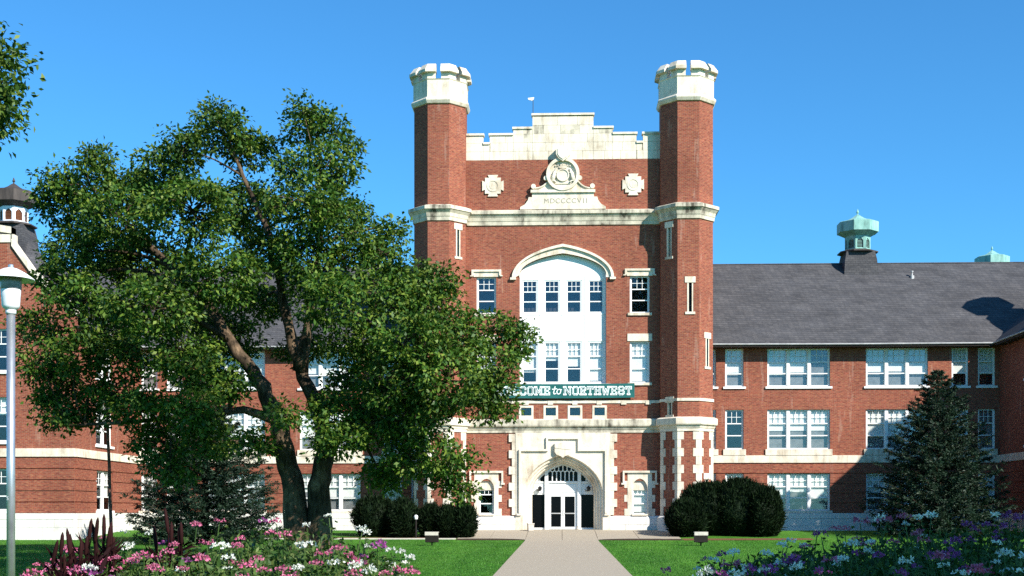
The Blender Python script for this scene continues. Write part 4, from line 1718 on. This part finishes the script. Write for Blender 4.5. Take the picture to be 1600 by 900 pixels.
tr = [([Vector((A(470, 800).x, TYB, bz - .15)), A(462, 770), A(447, 715), A(432, 655, -.3), A(412, 605, -.6), A(375, 555, -.8), A(320, 470, -.5), A(250, 400), A(200, 350)], .42, .08),
      ([Vector((A(497, 800).x, TYB + .2, bz - .15)), A(498, 760), A(508, 705), A(500, 650, .4), A(475, 590, .5), A(455, 530, .5), A(438, 450, .6), A(415, 350, .4), A(370, 250)], .40, .06),
      ([A(507, 710), A(545, 660, -.6), A(590, 610, -1.2), A(640, 560, -1.6), A(700, 520, -1.6)], .22, .06),
      ([A(470, 580, .5), A(485, 480), A(500, 380), A(500, 270)], .2, .05),
      ([A(432, 655, -.3), A(380, 640, -1), A(300, 650, -1.2), A(200, 660, -1), A(110, 665, -1)], .16, .04)]
tree('broadleaf_tree', 'large spreading green tree with forked dark trunk left of the tower', (bx.x, TYB, bz), tr, lob, 36, 52, .165, bark='bark_pale', spread=.20)

# crown corner that reaches in at the top left edge, from a nearer tree
ltx = -14.2
lob = [((-13.2, 25, 9.2), 1.9), ((-14.5, 24, 10.6), 2.2), ((-15.5, 26, 8.5), 2.2), ((-12.0, 25, 10.05), .75), ((-11.85, 25, 9.05), .85), ((-16.5, 24.5, 11.5), 2.0), ((-11.35, 25, 8.85), .62), ((-11.4, 25, 10.0), .62), ((-11.45, 25, 9.4), .6), ((-11.3, 24.6, 9.2), .5), ((-11.5, 24.8, 10.3), .5)]
tree('overhanging_tree', 'sunlit leafy branch end reaching in at the top left edge', (-15.2, 25, gz(25)), [([(-15.2, 25, gz(25) - .1), (-15.1, 25, 3), (-15.0, 25, 6), (-15, 25, 10)], .3, .08)], lob, 50, 40, .13, 'leaf', spread=.19)
# tree outside the frame on the right: its shade lies over the right flower bed
lob = [((11.4 + dx, 5.6 + dy, 7.6 + dz), r) for dx, dy, dz, r in ((0, 0, 0, 2.3), (2.2, .8, -.2, 2.0), (-1.8, .6, .0, 1.8), (.6, 2.2, .2, 1.9), (.3, -2.2, .1, 2.0), (0, .2, 1.8, 1.9), (2.4, -1.6, .6, 1.7), (-1.4, -1.6, .5, 1.5))]
tree('shade_tree', 'leafy tree beside the path just outside the right of the view', (11.6, 5.6, gz(4)), [([(11.6, 5.6, gz(4) - .1), (11.5, 5.6, 2.5), (11.4, 5.7, 5), (11.4, 5.7, 8)], .28, .08)], lob, 22, 30, .24, 'leaf_far', spread=.32)


lob = [((8.9 + dx * 1.5, 17.3 + dy * 1.5, 22.6 + dz * 1.2), r) for dx, dy, dz, r in ((0, 0, 0, 2.2), (1.8, .5, 1.6, 1.9), (-1.9, .8, .4, 1.7), (.4, 2.0, 1.2, 1.8), (.2, -2.0, -.4, 1.8), (0, 0, 3.0, 1.8), (2.2, -.8, -1.2, 1.6), (-.6, -.6, -2.4, 1.4))]
tree('tall_tree', 'tall tree just outside the right of the view, shading the left lawn', (8.9, 17.3, gz(18)), [([(8.9, 17.3, gz(18) - .1), (8.95, 17.3, 6), (8.9, 17.3, 14), (8.9, 17.3, 23)], .40, .1)], lob, 20, 30, .26, 'leaf_far', spread=.34)


def spruce(label, base, H, W, seed, n_levels=26):
    t = thing('spruce_tree', label, 'tree', base, 'spruces by the building')
    rs = random.Random(seed)
    b = Vector(base)
    q = MB()
    q.tube([b + Vector((0, 0, -.1)), b + Vector((.05, 0, H * .5)), b + Vector((0, 0, H * .97))], [.22, .13, .02], 8)
    q.build('trunk', 'bark', t)
    br = MB()
    cs, ds, ls = [], [], []
    for lv in range(n_levels):
        f = lv / (n_levels - 1)
        z = .25 + (H - .3) * f
        rad = W / 2 * (1 - f) ** .72 * (1 if f > .12 else .82 + 1.5 * f) + .12
        nb = max(4, int(15 * (1 - f) + 4))
        for k in range(nb):
            ang = 2 * math.pi * (k + rs.random() * .7) / nb + lv * .7
            L = rad * rs.uniform(.72, 1.12)
            dr = Vector((math.cos(ang), math.sin(ang), 0))
            sag = -.30 * (1 - f) + .25 * f
            pts = []
            for j in range(7):
                u = j / 6
                pts.append(b + dr * (L * u) + Vector((0, 0, z + L * (sag * u + .30 * u * u * (1.1 - .4 * f)))))
            br.tube(pts, [.03 * (1 - u / 7) + .006 for u in range(7)], 3, False)
            side = Vector((-dr.y, dr.x, 0))
            nt = int(16 + 34 * L / (W / 2))
            for i in range(nt):
                u = rs.uniform(.18, 1.02)
                ii = min(5, int(u * 6))
                p = pts[ii].lerp(pts[ii + 1], min(1, u * 6 - ii))
                tl = (.50 * (1 - .55 * u) + .12) * (.45 + .55 * L / (W / 2)) * rs.uniform(.6, 1.2)
                sd = rs.choice((-1, 1))
                td = (dr * rs.uniform(.35, .95) + side * sd * rs.uniform(.3, 1.0) + Vector((0, 0, rs.uniform(-.35, .30)))).normalized()
                for jn in range(9):
                    v = rs.random()
                    cs.append(p + td * tl * v)
                    nd = td * 1.0 + Vector((rs.gauss(0, .55), rs.gauss(0, .55), rs.gauss(.1, .45)))
                    ds.append(nd)
                    ls.append(rs.uniform(.10, .22))
    tag(br.build('branches', 'bark', t), kind='stuff')
    c = np.array([list(x) for x in cs])
    d = np.array([list(x) for x in ds])
    l_ = np.array(ls)
    o = obj('crown', np_mesh('crown', leaves(c, d, l_, l_ * .26), 4, 'needle'), t)
    tag(o, kind='stuff')
    return t


p0 = at(1466, 830, 71.0)
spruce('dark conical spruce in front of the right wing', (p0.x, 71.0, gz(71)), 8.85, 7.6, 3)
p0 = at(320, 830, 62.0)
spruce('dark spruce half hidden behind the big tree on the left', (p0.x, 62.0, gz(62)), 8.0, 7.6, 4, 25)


def shrub(label, base, rx, ry, h, seed, n=5200, top=.0, group=None):
    """clipped yew: dense body with many short sprays standing off it"""
    t = thing('yew_shrub', label, 'shrub', base, group)
    r_ = np.random.default_rng(seed)
    b = np.array(base)
    ph = r_.uniform(0, 6.28, 8)

    def rad(th, v):
        bul = (np.sin(np.clip(v, 0, 1) * math.pi * .80 + .42)) ** .55
        return bul * (1 + .05 * np.sin(3 * th + ph[0]) + .05 * np.sin(5 * th + ph[1] + 4 * v) + .04 * np.sin(9 * v + ph[2]))
    q = MB()
    nth, nv = 26, 14
    for j in range(nv + 1):
        v = j / nv
        for i in range(nth):
            th = 2 * math.pi * i / nth
            k = rad(th, v) * .93
            if v > .8:
                k *= math.sqrt(max(0, 1 - ((v - .8) / .2) ** 2)) * .98 + .02
            q.v.append((b[0] + rx * k * math.cos(th), b[1] + ry * k * math.sin(th), b[2] + h * v * .95))
    for j in range(nv):
        for i in range(nth):
            q.f.append((j * nth + i, j * nth + (i + 1) % nth, (j + 1) * nth + (i + 1) % nth, (j + 1) * nth + i))
    q.f.append(tuple(range(nv * nth, (nv + 1) * nth)))
    q.smooth = True
    q.build('body', 'yew', t)
    th = r_.uniform(0, 2 * math.pi, n)
    v = r_.uniform(0, 1, n)
    k = rad(th, v) * r_.uniform(.86, 1.0, n)
    hi = v > .8
    k[hi] *= np.sqrt(np.clip(1 - ((v[hi] - .8) / .2) ** 2, 0, 1)) * .98 + .02
    c = np.stack([b[0] + rx * k * np.cos(th), b[1] + ry * k * np.sin(th), b[2] + h * v * .95], 1)
    d = np.stack([np.cos(th) * (1 - v * .6), np.sin(th) * (1 - v * .6), .35 + v * .9], 1) + r_.normal(size=(n, 3)) * .45
    l_ = r_.uniform(.10, .24, n) * (1 + .9 * (r_.random(n) < .12))
    ns = int(70 * rx)
    th2 = np.repeat(r_.uniform(0, 2 * math.pi, ns), 26)
    v2 = np.repeat(r_.uniform(.45, .97, ns), 26)
    k2 = rad(th2, v2) * .93
    hi = v2 > .8
    k2[hi] *= np.sqrt(np.clip(1 - ((v2[hi] - .8) / .2) ** 2, 0, 1)) * .98 + .02
    c2 = np.stack([b[0] + rx * k2 * np.cos(th2), b[1] + ry * k2 * np.sin(th2), b[2] + h * v2 * .95], 1) + r_.normal(size=(len(th2), 3)) * np.array([.05, .05, .10])
    d2 = np.stack([np.cos(th2) * .3, np.sin(th2) * .3, np.full(len(th2), 1.2)], 1) + r_.normal(size=(len(th2), 3)) * .3
    l2 = r_.uniform(.14, .36, len(th2))
    c, d, l_ = np.concatenate([c, c2]), np.concatenate([d, d2]), np.concatenate([l_, l2])
    o = obj('sprays', np_mesh('sprays', leaves(c, d, l_, np.minimum(l_ * .26, .05)), 4, 'yew'), t)
    tag(o, kind='stuff')


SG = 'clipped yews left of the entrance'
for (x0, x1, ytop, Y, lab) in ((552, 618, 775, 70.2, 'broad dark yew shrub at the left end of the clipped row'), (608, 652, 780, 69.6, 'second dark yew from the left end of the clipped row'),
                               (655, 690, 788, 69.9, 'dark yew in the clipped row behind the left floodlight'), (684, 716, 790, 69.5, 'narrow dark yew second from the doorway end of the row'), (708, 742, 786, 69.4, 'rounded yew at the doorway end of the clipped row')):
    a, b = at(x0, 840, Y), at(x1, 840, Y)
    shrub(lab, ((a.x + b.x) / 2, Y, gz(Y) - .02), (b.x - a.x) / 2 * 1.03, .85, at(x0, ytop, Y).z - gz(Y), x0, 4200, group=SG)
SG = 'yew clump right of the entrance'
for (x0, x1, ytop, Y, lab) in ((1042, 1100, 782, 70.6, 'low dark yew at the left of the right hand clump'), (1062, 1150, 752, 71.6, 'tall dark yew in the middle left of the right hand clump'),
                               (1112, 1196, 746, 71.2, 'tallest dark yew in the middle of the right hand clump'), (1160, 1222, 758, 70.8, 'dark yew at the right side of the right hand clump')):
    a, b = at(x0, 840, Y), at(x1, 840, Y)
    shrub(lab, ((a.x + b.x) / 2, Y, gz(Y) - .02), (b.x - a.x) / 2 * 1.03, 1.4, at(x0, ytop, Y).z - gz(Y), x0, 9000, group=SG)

# thin brown sapling on the left lawn
sp_ = thing('sapling', 'thin bare brown sapling stem rising from the left flower bed', 'tree', (at(173, 860, 46.5).x, 46.5, gz(46.5)))
q = MB()
q.tube([Vector((at(174, 860, 46.5).x, 46.5, gz(46.5) - .1)), at(174, 830, 46.5), at(172, 780, 46.5), at(171, 730, 46.5), at(169, 690, 46.5), at(168, 640, 46.5), at(166, 600, 46.5)], [.066, .063, .06, .058, .055, .05, .03], 7)
q.smooth = True
q.build('trunk', 'pipe_brown', sp_)
q = MB()
for a_, b_ in (((168, 650), (185, 610)), ((168, 635), (150, 600)), ((166, 605), (160, 570))):
    q.tube([at(*a_, 46.5), at(*b_, 46.5)], [.016, .006], 5)
q.build('branches', 'pipe_brown', sp_)

# ------------------------------------------------------------------ lamp post
LY = 17.0
lx = at(17, 500, LY).x
lp = thing('lamp_post', 'grey metal lamp post with white conical cap at the far left', 'lamp post', (lx, LY, gz(LY)))


def lz(py):
    return at(17, py, LY).z


def lathe_part(nm, mat, prof, n=24):
    q = MB()
    q.lathe(lx, LY, prof, n, 0, False)
    q.smooth = True
    o = q.build(nm, mat, lp)
    return o


lathe_part('pole', 'galvanised', [(.055, gz(LY) - .05), (.055, lz(491))])
lathe_part('base_plate', 'galvanised', [(.14, gz(LY) - .02), (.14, gz(LY) + .02), (.07, gz(LY) + .05)])
lathe_part('collar', 'lamp_white', [(.056, lz(491)), (.068, lz(490.5)), (.068, lz(485)), (.06, lz(484.5))])
lathe_part('lower_bowl', 'lamp_white', [(.06, lz(485)), (.105, lz(481)), (.115, lz(478)), (.122, lz(465)), (.13, lz(453)), (.128, lz(452.5))])
lathe_part('lens', 'lamp_smoke', [(.128, lz(453)), (.136, lz(451)), (.142, lz(430)), (.13, lz(428))])
cp = lathe_part('cap', 'lamp_cap', [(.06, lz(430)), (.30, lz(437)), (.306, lz(437.5)), (.30, lz(435.5)), (.20, lz(427)), (.10, lz(420.5)), (.04, lz(418.5))])
q = MB()
q.lathe(lx, LY, [(.035, lz(419)), (.035, lz(414)), (.02, lz(413))], 12, 0, False)
q.build('knob', 'galvanised', cp)
s_ = obj('sticker', text_mesh('S', .07, 'banner_white', .0008), lp)
s_.location = (lx - .022, LY - .0535, at(13, 779, LY).z)
s_.rotation_euler = (R(90), 0, R(-22))

# ------------------------------------------------------------------ floodlights, urn, bollard
for px, lab in ((675, 'small box floodlight on the left lawn'), (1095, 'small box floodlight on the right lawn')):
    Y = 60.0
    c = at(px, 845, Y)
    t = thing('floodlight', lab, 'floodlight', (c.x, Y, gz(Y)), 'lawn floodlights')
    z = gz(Y)
    zt = at(px, 832, Y).z
    q = MB()
    q.tube([(c.x, Y, z - .05), (c.x, Y, z + .18)], .035, 8)
    q.box(c.x - .12, c.x + .12, Y - .05, Y + .05, z + .14, z + .17)
    q.build('stand', 'bronze_metal', t)
    q = MB()
    F = Face(c.x, Y, 0)
    q.prism(F, [(-.20, zt - .44), (.16, zt - .46), (.22, zt - .15), (.14, zt), (-.16, zt), (-.22, zt - .12)], -.30, .30)
    hs = q.build('housing', 'bronze_metal', t)
    q = MB()
    q.box(c.x - .31, c.x + .31, Y - .20, Y + .16, zt + .002, zt + .03)
    q.box(c.x - .31, c.x + .31, Y - .235, Y - .20, zt - .13, zt + .03)
    q.build('lid', 'kerb', hs)
q = MB()
ux, uy = at(829, 820, 74.0).x, 74.0
uz = gz(74.0) + .02
q.lathe(ux, uy, [(.13, uz), (.15, uz + .02), (.17, uz + .38), (.19, uz + .39), (.19, uz + .44), (.12, uz + .44), (.11, uz + .36)], 4, math.pi / 4 + .25)
tag(q.build('ash_urn', 'kerb'), 'small square pale stone urn left of the entrance arch', 'urn')
q = MB()
ux = at(903, 823, 75.4).x
q.lathe(ux, 75.45, [(.08, .02), (.09, .04), (.075, .18), (.085, .19), (.085, .22), (.05, .22)], 8, 0)
tag(q.build('door_block', 'kerb'), 'tiny tan block beside the right entrance post', 'block')
# pale bollard light between the left shrubs
bt_ = at(650, 806, 68.9)
t = thing('bollard_light', 'thin white bollard light among the left yews', 'lamp', (bt_.x, 68.9, gz(68.9)))
q = MB()
q.tube([(bt_.x, 68.9, gz(68.9) - .05), (bt_.x, 68.9, at(650, 812, 68.9).z)], .045, 8)
q.build('post', 'bronze_metal', t)
q = MB()
zz = at(650, 812, 68.9).z
q.lathe(bt_.x, 68.9, [(.05, zz), (.09, zz + .03), (.11, zz + .14), (.09, zz + .22), (.03, zz + .26)], 10, 0, False)
q.build('globe', 'lamp_cap', t)

# ------------------------------------------------------------------ flower beds
bedz = -.42
for pts, lab in (([(-7.2, 9.2), (-1.55, 9.2), (-1.35, 11), (-1.6, 15), (-2.4, 16.4), (-6.5, 16.4), (-7.6, 13)], 'raised soil bed under the left flowers'),
                 ([(1.0, 9.2), (6.8, 9.2), (7.4, 13), (6.6, 16.4), (2.4, 16.4), (1.4, 15), (.95, 11)], 'raised soil bed under the right flowers')):
    q = MB()
    q.plan(pts, -.7, bedz)
    tag(q.build('flower_bed', 'soil'), lab, None, kind='structure')


def head_mesh(mat, seed, r=.075):
    g = np.random.default_rng(seed)
    nb = int(g.integers(13, 20))
    d = nrm(g.normal(size=(nb, 3)) + np.array([0, 0, .3]))
    d[:, 2] = np.abs(d[:, 2]) * .8 - .1
    C = d * r * g.uniform(.5, 1.35, (nb, 1)) * np.array([1.1, 1.1, .8])
    c, dd, l_ = [], [], []
    for i in range(nb):
        for k in range(4):
            c.append(C[i])
            dd.append(d[i] * .5 + g.normal(size=3) * .65 + np.array([0, 0, .25]))
            l_.append(g.uniform(.022, .048))
    l_ = np.array(l_)
    return np_mesh('flower_head', leaves(np.array(c), np.array(dd), l_, l_ * .6), 4, mat)


HEADS = {k: [head_mesh(m_, s + 3 * i) for i in range(4)] for s, (k, m_) in enumerate((('pink', 'petal_pink'), ('purple', 'petal_purple'), ('white', 'petal_white')))}
PLANTS = []
for v in range(7):
    g = np.random.default_rng(100 + v)
    q = MB()
    tips = []
    c, d, l_, w_ = [], [], [], []
    ns = 4
    for s in range(ns):
        ang = g.uniform(0, 6.28)
        sp = g.uniform(.08, .34)
        h = (1.0 if s == 0 else g.uniform(.55, .95))
        p = [Vector((math.cos(ang) * sp * u ** 1.3, math.sin(ang) * sp * u ** 1.3, h * u)) for u in (0, .25, .5, .75, 1)]
        q.tube(p, [.011, .010, .008, .007, .005], 4, False)
        tips.append(tuple(p[-1]))
        for i in range(26):
            u = g.uniform(.12, .97)
            k = min(3, int(u * 4))
            b = np.array(p[k].lerp(p[k + 1], u * 4 - k))
            a2 = g.uniform(0, 6.28)
            o = np.array([math.cos(a2), math.sin(a2), g.uniform(.0, .55)])
            stalk = .06 + .10 * (1 - u)
            e = b + o * stalk
            sz = (.055 + .075 * (1 - u)) * g.uniform(.8, 1.3)
            for m_ in (-.9, -.45, 0, .45, .9):
                dv = np.array([math.cos(a2 + m_), math.sin(a2 + m_), g.uniform(-.35, .15)])
                c.append(e); d.append(dv); l_.append(sz * (1 - .25 * abs(m_))); w_.append(sz * .30)
    st_mesh = q.mesh('stem', 'flower_leaf')
    lf = np_mesh('foliage', leaves(np.array(c), np.array(d), np.array(l_), np.array(w_)), 4, 'flower_leaf')
    PLANTS.append((st_mesh, lf, tips))


def plant(px, ytop, Y, colour, side, i):
    z0 = bedz - .02
    top = at(px, ytop, Y)
    h = top.z - z0
    if h < .35:
        return
    g = random.Random(1000 + i)
    v = g.randrange(len(PLANTS))
    st_mesh, lf, tips = PLANTS[v]
    rz = g.uniform(0, 6.28)
    x = top.x - (math.cos(rz) * tips[0][0] - math.sin(rz) * tips[0][1])
    yy = Y - (math.sin(rz) * tips[0][0] + math.cos(rz) * tips[0][1])
    lab = f'{colour} spider flower plant in the {side} flower bed'
    t = thing('spider_flower', lab, 'flower', (x, yy, z0), f'{colour} spider flowers in the {side} bed', rz, True)
    for nm, me in (('stem', st_mesh), ('foliage', lf)):
        o = obj(nm, me, t)
        o.scale = (1, 1, h)
        if nm == 'foliage':
            tag(o, kind='stuff')
    for k, tp in enumerate(tips):
        if k and g.random() < .6:
            continue
        hm = g.choice(HEADS[colour])
        o = obj('flower_head', hm, t, (tp[0], tp[1], tp[2] * h + .02), g.uniform(0, 6.28))
        s = g.uniform(.5, 1.0) * (1.0 if k == 0 else .85)
        o.scale = (s, s, s)


def bed_plants(prof, side, n, cols, seed):
    g = random.Random(seed)
    xs_ = [p[0] for p in prof]
    ys_ = [p[1] for p in prof]
    for i in range(n):
        px = xs_[0] + (xs_[-1] - xs_[0]) * ((i + g.random()) / n)
        base = float(np.interp(px, xs_, ys_))
        f = g.random()
        ytop = base + f * (905 - base) * .95 + g.uniform(-4, 8)
        Y = 15.6 - 5.2 * f + g.uniform(-.4, .4)
        plant(px, ytop, Y, g.choices(['pink', 'purple', 'white'], cols)[0], side, i + seed * 100)


bed_plants([(50, 872), (130, 850), (200, 835), (290, 822), (370, 815), (440, 803), (510, 800), (560, 826), (610, 850), (655, 885)], 'left', 62, (.55, .15, .30), 1)
bed_plants([(1095, 885), (1140, 862), (1180, 842), (1260, 836), (1310, 822), (1400, 806), (1480, 800), (1560, 795), (1640, 790)], 'right', 66, (.22, .40, .38), 2)

ORD = ['first', 'second', 'third', 'fourth', 'fifth', 'sixth', 'seventh', 'eighth', 'ninth', 'tenth', 'eleventh', 'twelfth', 'thirteenth', 'fourteenth', 'fifteenth', 'sixteenth', 'seventeenth', 'eighteenth', 'nineteenth', 'twentieth']
flw = [o for o in COL.objects if o.name.startswith('spider_flower')]
for side in ('left', 'right'):
    for colour in ('pink', 'purple', 'white'):
        mine = [o for o in flw if o['group'] == f'{colour} spider flowers in the {side} bed']
        for row, lo, hi_ in (('front', 0, 12.0), ('middle', 12.0, 13.9), ('back', 13.9, 99)):
            rr = sorted([o for o in mine if lo <= o.location.y < hi_], key=lambda o: abs(o.location.x / o.location.y))
            for k, o in enumerate(rr):
                o['label'] = f'{colour} spider flower in the {row} of the {side} bed, {ORD[min(k, 19)]} {colour} one from the path'

# purple millet with upright dark spikes
for i, (px, yt) in enumerate(((98, 828), (118, 822), (140, 805), (155, 800), (165, 812), (270, 790), (255, 812))):
    ML = ('leftmost clump of spikes', 'second clump of spikes from the left', 'tall clump left of the bare sapling stem', 'tallest clump beside the bare sapling stem', 'clump just in front of the sapling stem', 'clump standing before the dark spruce', 'shorter clump before the spruce')
    Y = 12.2 + .25 * i
    g = random.Random(50 + i)
    top = at(px, yt, Y)
    t = thing('purple_millet', f'dark purple millet in the left bed, {ML[i]}', 'plant', (top.x, Y, bedz - .02), 'purple millet in the left bed', 0, True)
    h = top.z - bedz
    q = MB()
    for k in range(3):
        dx, dy = g.uniform(-.09, .09), g.uniform(-.1, .1)
        hh = h * (1 if k == 0 else g.uniform(.82, .97))
        lean = g.uniform(-.10, .12)
        q.tube([(dx * .3, dy * .3, 0), (dx, dy, hh * .7)], [.012, .009], 5, False)
        s2 = MB()
        L = g.uniform(.20, .32)
        pts = [(dx + lean * u * L * 2, dy, hh - L + L * u) for u in (0, .15, .5, .85, 1)]
        s2.tube([(dx, dy, hh * .68), pts[0]], [.009, .009], 5, False)
        s2.tube(pts, [.008, .019, .022, .017, .004], 8)
        s2.smooth = True
        s2.build('spike', 'millet', t)
    q.build('stem', 'millet', t)
    c, d, l_ = [], [], []
    for k in range(110):
        a = g.uniform(0, 6.28)
        u = g.uniform(.05, .72)
        c.append((g.uniform(-.08, .08), g.uniform(-.08, .08), h * u))
        d.append((math.cos(a), math.sin(a), g.uniform(.1, 1.6)))
        l_.append(g.uniform(.16, .38))
    l_ = np.array(l_)
    o = obj('foliage', np_mesh('foliage', leaves(np.array(c), np.array(d), l_, l_ * .11), 4, 'millet'), t)
    tag(o, kind='stuff')

# low leaf cover between the plants
for side, prof in (('left', [(40, 890), (130, 868), (290, 845), (440, 830), (520, 832), (600, 868), (640, 896)]), ('right', [(1095, 900), (1180, 868), (1310, 848), (1480, 825), (1650, 815)])):
    N = 14000
    px = rng.uniform(prof[0][0], prof[-1][0], N)
    base = np.interp(px, [p[0] for p in prof], [p[1] for p in prof])
    f = rng.random(N) ** .8
    Yv = 15.4 - 5.0 * f + rng.uniform(-.5, .5, N)
    py = base + f * (940 - base)
    P = np.array([list(at(a, b, c)) for a, b, c in zip(px, py, Yv)])
    P[:, 2] -= rng.random(N) * .25
    P = P[P[:, 2] > bedz - .02]
    d = rng.normal(size=(len(P), 3)) + np.array([0, 0, .4])
    l_ = rng.uniform(.05, .13, len(P))
    o = obj('bed_foliage', np_mesh('bed_foliage', leaves(P, d, l_, l_ * .34), 4, 'flower_leaf'))
    tag(o, f'dense green leaves filling the {side} flower bed', 'foliage', None, 'stuff')

# ------------------------------------------------------------------ grass blades over the lawn
N = 170000
Yg = rng.uniform(28, 68, N)
Xg = rng.uniform(-.47, .42, N) * Yg
keep = ~((Xg > WX0 - .02) & (Xg < WX1 + .02)) & ~((Yg > 67.2) & (Xg > -5.6) & (Xg < 6.3)) & ~(Yg > 67.7)
Xg, Yg = Xg[keep], Yg[keep]
Zg = np.interp(Yg, [p[0] for p in GP], [p[1] for p in GP])
c = np.stack([Xg, Yg, Zg - .005], 1)
d = rng.normal(size=(len(c), 3)) * .45 + np.array([0, 0, 1])
d = nrm(d)
h = rng.uniform(.03, .075, (len(c), 1))
s_ = nrm(np.cross(d, rng.normal(size=(len(c), 3)))) * .012
V = np.empty((len(c), 3, 3))
V[:, 0], V[:, 1], V[:, 2] = c - s_, c + s_, c + d * h
o = obj('grass', np_mesh('grass', V.reshape(-1, 3), 3, 'grass'))
tag(o, 'short mown grass blades across the lawn', 'grass', None, 'stuff')

for o in LOCAL:
    del o['_local']
